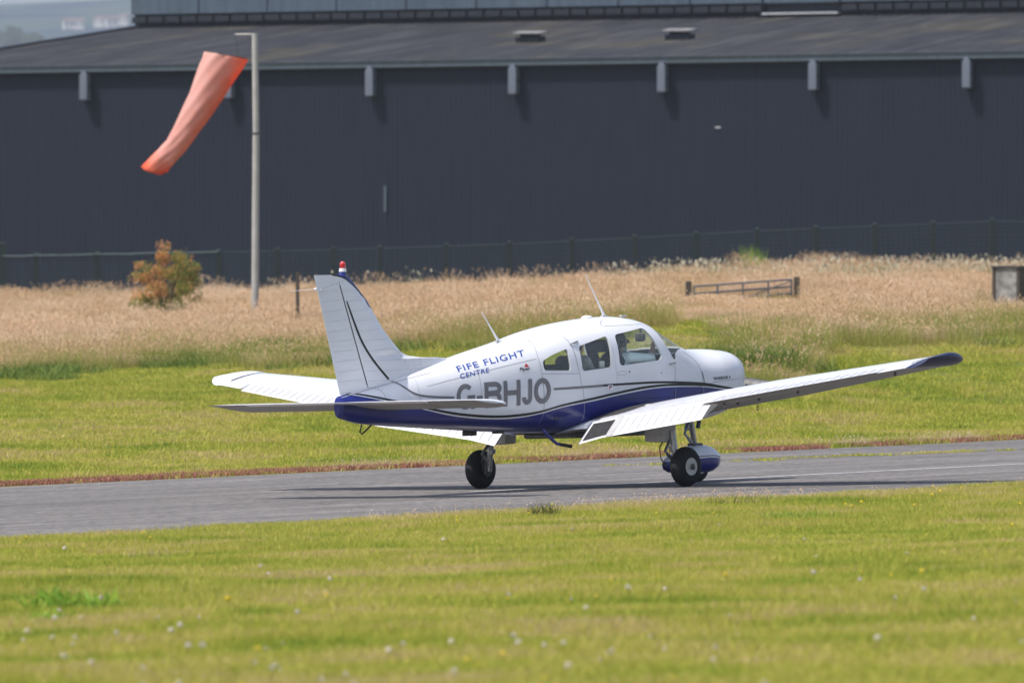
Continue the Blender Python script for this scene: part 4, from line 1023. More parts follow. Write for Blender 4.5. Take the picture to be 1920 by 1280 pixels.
for side in (-1, 1):
    bm = fresh()
    for a, b_, s1 in ((.30, FL0-.01, 1), (FL0-.01, FL1+.01, HS), (FL1+.01, AI0, 1) , (AI0, AI1, HS), (AI1, 5.08, 1)):
        ys_ = sorted(set([a, b_]+[y for y in (.8, 1.0, 2.75) if a < y < b_]+list(np.linspace(a, b_, 4))))
        add_loft(bm, [wing_ring(y, 0, s1, side=side) for y in ys_])
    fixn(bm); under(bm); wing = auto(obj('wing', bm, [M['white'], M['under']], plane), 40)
    # tip cap
    bm = fresh(); rings = []
    for y, k in ((5.082,1),(5.14,.97),(5.20,.87),(5.25,.70),(5.285,.45),(5.30,.18)):
        rg = wing_ring(5.08, 0, 1, side=side); cx = -.30; zc = ZW0+DIH*5.08+.03
        kx = .25+.75*k
        rings.append([(cx+(p[0]-cx)*kx-(1-k)*.02, side*y, zc+(p[2]-zc)*k*(1+.28*math.sin(min(1,(y-5.08)/.11)*1.57))+(1-k)*.02+DIH*(y-5.08)) for p in rg])
    add_loft(bm, rings); fixn(bm); bm.normal_update()
    for f in bm.faces: f.material_index = 1 if side > 0 else 0
    tip = auto(obj('wing_tip', bm, [M['tipblue'], M['white']], wing), 40)
    # stripes round the tip joint
    for y0_, y1_, mt in ((5.035,5.062,M['black']),(5.064,5.083,M['wht'])):
        bm = fresh(); r0 = [(p[0], p[1], p[2]) for p in wing_ring(y0_, 0, 1, side=side)]; r1 = wing_ring(y1_, 0, 1, side=side)
        def grow(r):
            cx = sum(p[0] for p in r)/len(r); cz = sum(p[2] for p in r)/len(r); return [(p[0]+(.004 if p[0] > cx else -.004), p[1], p[2]+(.004 if p[2] > cz else -.004)) for p in r]
        add_loft(bm, [grow(r0), grow(r1)], caps=False); fixn(bm); obj('tip_stripe', bm, mt, wing)
    bm = fresh(); add_box(bm, (.16, side*5.17, ZW0+DIH*5.17+.075), (.09,.05,.05), bevel=.018); obj('navigation_light', bm, M['lens'], wing)
    bm = fresh(); add_tube(bm, [(.24, side*5.14, ZW0+DIH*5.17+.09), (.19, side*5.15, ZW0+DIH*5.17+.09)], [.006,.012], 8); obj('lamp_housing', bm, M['dmetal'], wing)
    # flap and aileron
    def surf(name, y0, y1, ang, drop=0.0, back=0.0):
        bm = fresh(); rings = []
        for y in np.linspace(y0, y1, 6):
            r = wing_ring(y, HS+.012, 1, 8, side=side); hx_ = r[len(r)//2][0]; hz = sum(p[2] for p in (r[len(r)//2-1], r[len(r)//2]))/2
            le, te, zc = wing_geo(y); hx_ = le-(HS+.012)*(le-te); hz = zc+.068*(.42-HS)*(le-te)+(naca(HS)[0]+naca(HS)[1])/2*(le-te)
            q = []
            for p in r:
                dx, dz = p[0]-hx_, p[2]-hz; q.append((hx_-back+dx*math.cos(ang)-dz*math.sin(ang), p[1], hz-drop+dx*math.sin(ang)+dz*math.cos(ang)))
            rings.append(q)
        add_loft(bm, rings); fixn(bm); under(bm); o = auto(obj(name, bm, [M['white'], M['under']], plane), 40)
        # stiffening creases on the upper skin
        bm = fresh(); nr = int((y1-y0)/.115)
        for k in range(1, nr):
            if name == 'flap' and side < 0 and y0+k*(y1-y0)/nr < 1.15: continue
            f = k/nr*(len(rings)-1); i = min(int(f), len(rings)-2); t = f-i
            row = [Vector(a).lerp(Vector(b_), t) for a, b_ in zip(rings[i], rings[i+1])]; upn = row[:9]
            P1, P2 = upn[1], upn[-2]; dy = Vector((0, .006, 0)); up_ = (upn[-1]-upn[0]).cross(Vector((0, -1, 0))).normalized(); up_ = up_ if up_.z > 0 else -up_
            pr = None
            for q in upn[1:-1]:
                cur = [bm.verts.new(q-dy+up_*.003), bm.verts.new(q+up_*.008), bm.verts.new(q+dy+up_*.003)]
                if pr:
                    for j in (0,1): bm.faces.new((pr[j], cur[j], cur[j+1], pr[j+1]))
                pr = cur
        c_ = obj('stiffening_crease', bm, M['crease'], o); c_['kind'] = 'stuff'
        return o, rings
    fl, flr = surf('flap', FL0, FL1, math.radians(27), .02, .02)
    al, alr = surf('aileron', AI0+.01, AI1-.01, math.radians(-3 if side < 0 else 7))
    # black walkway on the flap root and on the wing root
    if side < 0:
        def onflap(yy, f):   # f 0 = leading, 1 = trailing on the upper skin
            k = (yy-FL0)/(FL1-FL0)*(len(flr)-1); i = min(int(k), len(flr)-2); t = k-i; a = flr[i][:9]; b_ = flr[i+1][:9]
            g_ = (1-f)*8; j = min(int(g_), 7); tt = g_-j
            return Vector(a[j]).lerp(Vector(a[j+1]), tt).lerp(Vector(b_[j]).lerp(Vector(b_[j+1]), tt), t)
        def flquad(name, y0, y1, f0, f1, mt, off=.005, sk=0):
            bm = fresh(); G = [[bm.verts.new(onflap(yy, f)+Vector((-.002,0,off))) for f in np.linspace(f0, f1, 9)] for yy in (y0, (y0+y1)/2, y1)]
            for a in range(2):
                for b2 in range(8): bm.faces.new((G[a][b2], G[a][b2+1], G[a+1][b2+1], G[a+1][b2]))
            return obj(name, bm, mt, fl)
        flquad('walkway_patch', .67, 1.02, .14, .90, M['walk'])
        flquad('silver_patch', 1.03, 1.13, .02, .98, M['grey'], .004)
        bm = fresh(); G = []
        for x in np.linspace(-.46, .62, 16):
            yo = .72+.34*min(1, max(.12, (x+.62)/.25)) if x < -.3 else 1.06
            G.append([bm.verts.new((x, -yy, zwing_up(x, yy)+.004)) for yy in np.linspace(.50, yo, 5)])
        for a in range(15):
            for b2 in range(4): bm.faces.new((G[a][b2], G[a][b2+1], G[a+1][b2+1], G[a+1][b2]))
        obj('walkway', bm, M['walk'], wing)
    bm = fresh()                                       # rivet and panel lines on top of the wing
    def topline(x0, y0, x1, y1, wd=.005):
        pr = None
        for k in range(17):
            x = x0+(x1-x0)*k/16; y = y0+(y1-y0)*k/16; dv = Vector((y1-y0, -(x1-x0), 0)).normalized()*wd
            cur = [bm.verts.new((x+dv.x, side*(y+dv.y), zwing_up(x+dv.x, y+dv.y)+.005)), bm.verts.new((x-dv.x, side*(y-dv.y), zwing_up(x-dv.x, y-dv.y)+.005))]
            if pr: bm.faces.new((pr[0], cur[0], cur[1], pr[1]))
            pr = cur
    for y in (1.05,1.45,1.85,2.25,2.75,3.2,3.6,4.0,4.4,4.8): topline(.6, y, -.42 if y < 4.5 else -.30, y, .002)
    topline(-.40, .7, -.40, 2.6, .002); topline(.28, 1.05, .28, 4.9, .002)
    obj('panel_line', bm, M['crease'], wing)
    # strut fairing, oleo, wheel -----------------------------------
    yy = side*1.33
    lg = bpy.data.objects.new('main_gear', None); link(lg, plane)
    zt_ = ZW0+DIH*1.33
    bm = fresh()
    prof = [(.13, 0), (.10, .055), (.0, .085), (-.12, .085), (-.24, .06), (-.30, .0)]
    add_box(bm, (-.02, side*1.19, zt_-.12), (.20,.30,.42), Matrix.Rotation(side*-.04, 3, 'X'), bevel=.025)
    auto(obj('strut_fairing', bm, M['grey'], lg), 40)
    bm = fresh()
    for k in range(6): add_lathe(bm, [(0,.006),(.004,.005)], (-.121, side*(1.28-.001), zt_-.25+k*.055), (-1,0,0), 8)
    obj('rivet', bm, M['dmetal'], lg)
    bm = fresh(); add_tube(bm, [(0, side*1.34, zt_-.2), (0, side*1.38, .34), (0, side*1.40, .20)], [.040,.036,.036], 12); add_tube(bm, [(0, side*1.345, .45),(0,side*1.355,.40)], .048, 12); obj('oleo_strut', bm, M['metal'], lg)
    bm = fresh(); add_tube(bm, [(-.03, side*1.34, .52), (-.15, side*1.36, .40)], [.022,.016], 8); add_tube(bm, [(-.15, side*1.36, .40), (-.03, side*1.39, .27)], [.016,.024], 8); obj('torque_link', bm, M['metal'], lg)
    bm = fresh(); add_tube(bm, [(-.06, side*1.28, .54), (-.17, side*1.30, .44), (-.19, side*1.33, .32), (-.12, side*1.36, .20)], .008, 6); obj('brake_hose', bm, M['dmetal'], lg)
    bm = fresh(); add_tube(bm, [(0, side*1.38, .222), (0, side*1.60, .222)], .020, 10); add_box(bm, (-.02, side*1.40, .225), (.10,.03,.13), bevel=.01); add_lathe(bm, [(0,.085),(.012,.088),(.02,.04)], (0, side*1.415, .222), (0, side, 0), 24); obj('brake', bm, M['dmetal'], lg)
    def tyre(parent, c, r, wd, rim_r, sd, nm=('tyre','rim')):
        pr = []
        for k in range(25):
            a = math.pi*k/24; pr.append((-wd/2*math.cos(a), rim_r+(r-rim_r)*(abs(math.sin(a))**.62)))
        bm = fresh(); add_lathe(bm, [(-wd*.42, rim_r-.01)]+pr+[(wd*.42, rim_r-.01)], c, (0,1,0), 48); fixn(bm); auto(obj(nm[0], bm, M['rubber'], parent), 50)
        bm = fresh()
        for g_ in (-.3,-.1,.1,.3): add_lathe(bm, [(g_*wd-.004, r*.985-abs(g_)*.03), (g_*wd, r*.988-abs(g_)*.03), (g_*wd+.004, r*.985-abs(g_)*.03)], c, (0,1,0), 40)
        bm.free()
        o_ = Vector(c)+Vector((0, sd*wd*.44, 0)); bm = fresh()
        add_lathe(bm, [(.012,rim_r+.004),(.018,rim_r-.006),(.006,rim_r-.020),(-.01,rim_r-.032),(-.008,.045),(.012,.040),(.014,.022),(.03,.020),(.032,.003)], o_, (0,sd,0), 36); fixn(bm); auto(obj(nm[1], bm, M['rim'], parent), 35)
        bm = fresh(); add_lathe(bm, [(.0,.036),(.006,.034),(.008,.002)], o_+Vector((0, sd*.031, 0)), (0,sd,0), 16); obj('hub_cap', bm, M['dmetal'], parent)
    tyre(lg, (0, side*1.525, .221), .2225, .165, .095, side)
    # tie-down ring and small fittings under the wing
    bm = fresh(); c = Vector((-.05, side*2.62, zwing_up(-.05, 2.62)-.235)); add_tube(bm, [c+Vector((0, .012*math.cos(a), .028*math.sin(a)-.02)) for a in np.linspace(0, 6.28, 13)], .004, 6); obj('tie_down_ring', bm, M['dmetal'], wing)
    for yy_ in (2.55, 2.85, 3.4, 4.75):
        bm = fresh(); add_box(bm, (-.30, side*yy_, ZW0+DIH*yy_-.055), (.03,.012,.05)); obj('hinge_bracket', bm, M['dmetal'], wing)
    if side < 0:
        bm = fresh(); add_tube(bm, [(-.50,-2.52,.935),(-.58,-2.60,.885)], .012, 6); obj('flap_rod', bm, M['metal'], wing)
# belly and fittings under the fuselage
bm = fresh(); add_box(bm, (.15,0,.60), (1.35,.8,.07), bevel=.03); obj('belly_fairing', bm, M['dmetal'], plane)
for x, y, s in ((-1.75,.1,(.22,.03,.06)),(-1.5,-.1,(.10,.10,.03)),(-.75,.1,(.30,.12,.035)),(-.45,-.2,(.08,.08,.05)),(.9,-.1,(.2,.1,.08))):
    bm = fresh(); add_box(bm, (x,y,.635 if x > -1 else .66), s, bevel=.01); obj('belly_antenna', bm, M['dmetal'], plane)
bm = fresh(); add_tube(bm, [(-1.19,-.48,.68),(-1.14,-.51,.61),(-1.03,-.54,.518),(-.99,-.555,.508)], .018, 10); obj('step_strut', bm, M['blue'], plane)
bm = fresh(); add_tube(bm, [(-.995,-.553,.509),(-.87,-.60,.484),(-.855,-.606,.482)], [.019,.020,.021], 10); obj('step_peg', bm, M['rubber'], plane)
bm = fresh(); add_tube(bm, [(2.0,.1,.70),(1.95,.1,.60)], .03, 10); add_tube(bm, [(1.9,-.14,.70),(1.87,-.14,.62)], .025, 10); obj('exhaust_pipe', bm, M['dmetal'], plane)

# tail ------------------------------------------------------------
FZ = [1.0,1.30,1.44,1.50,1.512,1.535,1.57,1.615,1.72,1.833,1.98,2.126,2.26,2.354,2.412,2.425]
FX = [-1.95,-1.97,-2.02,-2.25,-2.62,-2.84,-2.93,-2.99,-3.11,-3.224,-3.34,-3.45,-3.585,-3.687,-3.752,-3.83]
def fin_le(z): return float(np.interp(z, FZ, FX))
def hinge_x(z): return -3.533-.3426*(z-1.221)
def rud_te(z): return float(np.interp(z, [1.12,2.256,2.423], [-3.923,-4.236,-4.282]))
def fin_y(x, z):
    tm = .062-.026*(z-1.1)/1.3; le = fin_le(z); te = rud_te(max(z,1.12)); d = max(le-x, 0); e = max(x-te, 0)
    lower = max(0., min(1., (1.60-z)/.12)); run = .16+.9*lower
    return max(.0015, tm*min(1, math.sqrt(d/run))*min(1, (e+.01)/.62)) if True else 0
def fin_rings(zs, xa, xb, n=18):
    rings = []
    for z in zs:
        a, b_ = xa(z), xb(z); xs_ = [a-(a-b_)*(.5-.5*math.cos(math.pi*k/n)) for k in range(n+1)]
        rings.append([(x, -fin_y(x, z), z) for x in xs_]+[(x, fin_y(x, z), z) for x in xs_[::-1]])
    return rings
bm = fresh(); zs = sorted(set(list(np.linspace(1.0, 2.425, 60))+FZ)); add_loft(bm, fin_rings(zs, lambda z: fin_le(z)-.0005, lambda z: hinge_x(z)+.008)); fixn(bm)
fin = auto(obj('fin', bm, M['fin'], plane), 45)
bm = fresh(); zs = list(np.linspace(1.13, 2.424, 40)); add_loft(bm, fin_rings(zs, lambda z: hinge_x(z)-.006, rud_te, 10)); fixn(bm)
rud = auto(obj('rudder', bm, M['white'], plane), 45)
obj('black_stripe', ribbon([(-4.02,2.424),(-3.86,2.395),(-3.771,2.355),(-3.65,2.275),(-3.541,2.18)], .013, fin_y, .0025), M['black'], fin)
obj('black_stripe', ribbon([(-3.812,2.14),(-3.793,2.101),(-3.697,1.887),(-3.587,1.678),(-3.426,1.478),(-3.21,1.283)], lambda s: .010+.018*min(1, s*2.5), fin_y, .0025), M['black'], fin)
obj('hinge_gap', ribbon([(-3.905,2.31),(-3.72,1.767),(-3.536,1.225)], .013, fin_y, .002), M['black'], fin)
bm = fresh(); z = 1.28
while z < 2.28:
    for x0, x1 in ((fin_le(z)-.10, hinge_x(z)+.04), (hinge_x(z)-.04, rud_te(z)+.03)):
        b2 = ribbon([(x0, z+.012), ((x0+x1)/2, z), (x1, z-.012)], .0045, fin_y, .002, n=3); me_ = bpy.data.meshes.new('t'); b2.to_mesh(me_); b2.free(); bm.from_mesh(me_)
    z += .108
c_ = obj('stiffening_crease', bm, M['bead'], fin); c_['kind'] = 'stuff'
def dots(name, pts, yf, r, parent):
    bm = fresh()
    for x, z in pts:
        for s in (-1, 1): add_lathe(bm, [(0,r),(.003,r*.6)], (x, s*(yf(x, z)+.0015), z), (0,s,0), 8)
    return obj(name, bm, M['dmetal'], parent)
dots('rivet', [(-4.14+i*.046, 2.287+i*.0105) for i in range(7)], fin_y, .005, fin)
dots('rivet', [(-3.06+i*.035, 1.70-i*.055) for i in range(7)], fin_y, .004, fin)
dots('rivet', [(-2.68,1.495),(-2.675,1.465),(-2.67,1.435),(-2.72,1.43),(-2.78,1.42)], fin_y, .004, fin)
dots('rivet', [(-3.42+i*.02, 1.19-i*.022) for i in range(5)], ysurf, .004, plane)
for s, x, z in ((0,0,0),): pass
bm = fresh(); add_tube(bm, [(-3.84,0,2.40),(-3.83,0,2.455)], [.045,.036], 16); obj('beacon_base', bm, M['blue'], plane)
bm = fresh(); add_tube(bm, [(-3.83,0,2.455),(-3.828,0,2.490)], [.042,.040], 16); obj('beacon_collar', bm, M['lens'], plane)
bm = fresh(); add_lathe(bm, [(0,.032),(.05,.032),(.068,.026),(.078,.012),(.08,.001)], (-3.828,0,2.490), (0,0,1), 20); fixn(bm); obj('red_beacon', bm, M['redlens'], plane)
bm = fresh(); add_lathe(bm, [(0,.018),(.012,.018),(.02,.008),(.022,.001)], (-4.262,-.004,2.272), (-1,0,-.1), 12); obj('tail_lamp', bm, M['lens'], plane)
for s in (-1,1):
    bm = fresh(); add_tube(bm, [(-4.20,s*.02,2.275),(-4.42,s*.22,2.26)], [.004,.0025], 6); obj('aerial_wire', bm, M['wht'], plane)
bm = fresh(); add_tube(bm, [(-3.60,0,.80),(-3.63,0,.72),(-3.60,0,.70),(-3.56,0,.72),(-3.44,0,.795)], .010, 8); obj('tail_tie_down', bm, M['dmetal'], plane)
# stabilator
def stab_ring(y, k=1):
    a = abs(y); le = -3.23-.02*a; te = -3.97
    rnd = max(0, a-1.78)/.18; le -= .26*rnd**2; te += .02*rnd**2
    c = le-te; th = .088*(1-.55*rnd**3); r = []
    up, lo = [], []
    for i in range(15):
        s = .5-.5*math.cos(math.pi*i/14); u, l = naca(s, th/1.0*1.35, 0.0001); x = le-s*c
        up.append((x, y, u*c)); lo.append((x, y, l*c))
    ring = up[::-1]+lo[1:]; an = math.radians(-5.0); px, pz = -3.45, 1.0
    return [(px+(p[0]-px)*math.cos(an)-p[2]*math.sin(an), p[1], pz+(p[0]-px)*math.sin(an)+p[2]*math.cos(an)) for p in ring]
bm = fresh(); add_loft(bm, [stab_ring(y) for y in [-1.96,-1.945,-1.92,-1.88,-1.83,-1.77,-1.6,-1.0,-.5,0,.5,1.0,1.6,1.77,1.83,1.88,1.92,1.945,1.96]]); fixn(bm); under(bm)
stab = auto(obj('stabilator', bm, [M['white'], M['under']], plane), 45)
bm = fresh(); rings = []
for y in (-1.32,-.6,.0,.6,1.32):
    rings.append([(-3.972, y, 1.036),(-3.972, y, 1.024),(-4.07, y, 1.046),(-4.07, y, 1.050)])
add_loft(bm, rings, smooth=False); fixn(bm); obj('trim_tab', bm, M['white'], stab)
# aerials on the roof
def whip(p0, p1, r0):
    p0, p1 = Vector(p0), Vector(p1); d = (p1-p0)
    bm = fresh(); add_tube(bm, [p0-Vector((0,0,.01)), p0+d*.10, p0+d*.30, p1], [r0, r0*.55, r0*.38, r0*.16], 8); obj('whip_aerial', bm, M['wht'], plane)
    bm = fresh(); add_box(bm, p0+Vector((0,0,.0)), (.10,.04,.014), bevel=.005); obj('aerial_base', bm, M['grey'], plane)
whip((-1.335,0,1.66), (-1.60,0,1.985), .026); whip((.46,0,1.915), (.155,0,2.385), .024)
bm = fresh(); bmesh.ops.create_uvsphere(bm, u_segments=20, v_segments=10, radius=1, matrix=Matrix.Translation((.16,0,1.90)) @ Matrix.Diagonal((.075,.06,.028,1))); auto(obj('gps_aerial', bm, M['wht'], plane), 60)
bm = fresh(); add_box(bm, (.62,-.14,1.912), (.09,.04,.02), bevel=.006); obj('roof_vent_scoop', bm, M['grey'], plane)
bm = fresh(); add_tube(bm, [(.98,0,1.87),(.985,0,1.90)], .006, 6); obj('temperature_probe', bm, M['metal'], plane)

# nose: spinner, propeller, nose gear
bm = fresh(); add_lathe(bm, [(0,.15),(.05,.15),(.12,.125),(.20,.07),(.235,.03),(.24,.002)], (2.632,0,1.17), (1,0,0), 32); fixn(bm); auto(obj('spinner', bm, M['white'], plane), 60)
bm = fresh()
for s in (-1, 1):
    rings = []
    for r_, c_, tw in ((.10,.10,.9),(.25,.13,.75),(.5,.145,.5),(.75,.12,.36),(.90,.085,.3),(.94,.03,.28)):
        ring = []
        for k in range(10):
            a = 2*math.pi*k/10; cx, cz = c_/2*math.cos(a), .012*math.sin(a)
            x = 2.70+cx*math.sin(tw)+cz*math.cos(tw); w_ = cx*math.cos(tw)-cz*math.sin(tw)
            th = math.radians(12); rad = s*r_
            ring.append((x, -rad*math.cos(th)+s*w_*math.sin(th)*-1, 1.17-rad*math.sin(th)+s*w_*math.cos(th)))
        rings.append(ring)
    add_loft(bm, rings)
fixn(bm); auto(obj('propeller', bm, M['dmetal'], plane), 45)
for s in (-1,1):
    bm = fresh(); add_lathe(bm, [(0,.06),(.006,.055)], (2.578, s*.15, 1.20), (1,0,0), 20); obj('air_intake', bm, M['black'], plane)
ng_ = bpy.data.objects.new('nose_gear', None); link(ng_, plane)
bm = fresh(); add_tube(bm, [(1.88,0,.86),(1.955,0,.50),(1.985,0,.40)], [.036,.034,.026], 12); add_tube(bm, [(1.885,0,.80),(1.90,0,.70)], .045, 12); obj('oleo_strut', bm, M['metal'], ng_)
bm = fresh(); add_tube(bm, [(1.90,0,.70),(1.80,0,.56)], [.022,.014], 8); add_tube(bm, [(1.80,0,.56),(1.94,0,.43)], [.014,.024], 8); obj('torque_link', bm, M['metal'], ng_)
bm = fresh(); add_box(bm, (1.98,0,.425), (.16,.10,.04), bevel=.01); obj('fork_crown', bm, M['dmetal'], ng_)
bm = fresh(); rings = []
for x, hw_, zt_, zb_ in ((1.40,.01,.22,.20),(1.43,.035,.265,.155),(1.50,.06,.31,.125),(1.62,.09,.355,.11),(1.78,.12,.40,.10),(1.95,.138,.425,.095),(2.10,.14,.42,.095),(2.22,.125,.395,.115),(2.31,.095,.35,.15),(2.355,.05,.30,.20),(2.368,.01,.26,.24)):
    ring = []
    for k in range(28):
        a = 2*math.pi*k/28; c, s = math.cos(a), math.sin(a); zc = (zt_+zb_)/2
        ring.append((x, hw_*math.copysign(abs(c)**.8, c), zc+(zt_-zb_)/2*math.copysign(abs(s)**.85, s)))
    rings.append(ring)
add_loft(bm, rings); fixn(bm); spat = auto(obj('nose_spat', bm, M['spat'], ng_), 60)
def spat_y(x, z):
    i = np.interp; xs_ = [1.40,1.43,1.50,1.62,1.78,1.95,2.10,2.22,2.31,2.355,2.368]
    hw_ = i(x, xs_, [.01,.035,.06,.09,.12,.138,.14,.125,.095,.05,.01]); zt_ = i(x, xs_, [.22,.265,.31,.355,.40,.425,.42,.395,.35,.30,.26]); zb_ = i(x, xs_, [.20,.155,.125,.11,.10,.095,.095,.115,.15,.20,.24])
    f = min(abs(z-(zt_+zb_)/2)/((zt_-zb_)/2), 1)**(1/.85); return hw_*math.sqrt(max(0,1-f*f))**.8
obj('black_stripe', ribbon([(1.6,.275),(1.9,.292),(2.15,.296),(2.33,.272)], .009, spat_y, .003), M['black'], spat)
tyre(ng_, (2.0, 0, .178), .178, .13, .08, -1)
# cabin inside -----------------------------------------------------
bm = fresh(); add_box(bm, (.30,0,.80), (2.6,1.0,.03)); obj('cabin_floor', bm, M['interior'], plane)
bm = fresh(); add_box(bm, (-1.28,0,1.10), (.03,.86,.52)); obj('rear_bulkhead', bm, M['interior'], plane)
bm = fresh(); add_box(bm, (-1.0,0,1.22), (.55,.9,.06), bevel=.02); obj('luggage_shelf', bm, M['interior'], plane)
bm = fresh(); add_box(bm, (1.20,0,1.27), (.10,.98,.42), bevel=.02); obj('instrument_panel', bm, M['interior'], plane)
bm = fresh(); add_box(bm, (1.16,0,1.462), (.24,.92,.03), Matrix.Rotation(-.06, 3, 'Y'), bevel=.012); obj('glare_shield', bm, M['black'], plane)
for y in (-.27, .27):
    bm = fresh(); add_tube(bm, [(1.16,y,1.30),(.92,y,1.30)], .012, 8); add_tube(bm, [(.92,y-.13,1.38),(.92,y-.13,1.28),(.92,y,1.27),(.92,y+.13,1.28),(.92,y+.13,1.38)], .014, 8); obj('control_yoke', bm, M['black'], plane)
    for x0, hh_ in ((.14,1.0),(-.62,1.0)):
        st = bpy.data.objects.new('seat', None); link(st, plane)
        bm = fresh(); add_box(bm, (x0+.24,y,1.0), (.50,.44,.13), bevel=.04); auto(obj('seat_cushion', bm, M['seatm'], st), 50)
        bm = fresh(); add_box(bm, (x0-.02,y,1.19), (.12,.42,.40), Matrix.Rotation(-.16, 3, 'Y'), bevel=.04); auto(obj('backrest', bm, M['seatm'], st), 50)
        if x0 > 0 and y < 0: bm = fresh(); add_box(bm, (x0-.08,y,1.58), (.09,.26,.14), Matrix.Rotation(-.1, 3, 'Y'), bevel=.04); auto(obj('head_rest', bm, M['seatm'], st), 50)
bm = fresh(); add_tube(bm, [(1.12,.05,1.80),(1.14,.05,1.72)], .012, 8); add_box(bm, (1.13,.05,1.665), (.07,.12,.095), bevel=.03); auto(obj('compass', bm, M['dmetal'], plane), 50)

# people ------------------------------------------------------------
def voxel(o, size):
    md = o.modifiers.new('r', 'REMESH'); md.mode = 'VOXEL'; md.voxel_size = size
    sm = o.modifiers.new('s', 'SMOOTH'); sm.factor = .5; sm.iterations = 4
    bpy.context.view_layer.update(); me = bpy.data.meshes.new_from_object(o.evaluated_get(bpy.context.evaluated_depsgraph_get()))
    mts = [m for m in o.data.materials]; o.modifiers.clear(); o.data = me
    me.materials.clear(); [me.materials.append(m) for m in mts[:1]]
    for p in me.polygons: p.use_smooth = True; p.material_index = 0
    return o
def ball(bm, c, s, rot=None):
    bmesh.ops.create_uvsphere(bm, u_segments=18, v_segments=12, radius=1, matrix=Matrix.Translation(c) @ (rot.to_4x4() if rot else Matrix.Identity(4)) @ Matrix.Diagonal((*s, 1)))
def limb(bm, pts, rs):
    P_ = []; R_ = []
    for i in range(len(pts)-1):
        for k in range(4): f = k/4; P_.append(Vector(pts[i]).lerp(Vector(pts[i+1]), f)); R_.append(rs[i]*(1-f)+rs[i+1]*f)
    P_.append(Vector(pts[-1])); R_.append(rs[-1]); add_tube(bm, P_, R_, 14)
    ball(bm, pts[0], (rs[0],)*3); ball(bm, pts[-1], (rs[-1],)*3)
    for p, r in zip(pts[1:-1], rs[1:-1]): ball(bm, p, (r,)*3)
def hand(bm, wrist, dirv, palm_n, curl=.5, sd=1):
    d = Vector(dirv).normalized(); n = Vector(palm_n).normalized(); n = (n-d*n.dot(d)).normalized(); a = d.cross(n)
    c = Vector(wrist)+d*.05
    M_ = Matrix((a, d, n)).transposed(); ball(bm, c, (.040,.052,.016), M_)
    for i, (o, L) in enumerate(((-.030,.062),(-.010,.074),(.010,.070),(.029,.056))):
        b0 = Vector(wrist)+d*.090+a*o; p = [b0-d*.02, b0]; dd = d.copy()
        for k, f in enumerate((.5,.3,.2)):
            dd = (dd*math.cos(curl)+(-n)*math.sin(curl)).normalized() if k else (dd*math.cos(curl*.5)-n*math.sin(curl*.5)).normalized()
            n2 = n; p.append(p[-1]+dd*L*f*1.15)
        limb(bm, p, [.0095,.009,.0085,.008,.007])
    b0 = Vector(wrist)+d*.025+a*sd*.034; limb(bm, [b0, b0+(d*.6+a*sd*.6-n*.3).normalized()*.035, b0+(d*.9+a*sd*.5-n*.5).normalized()*.062], [.012,.011,.009])
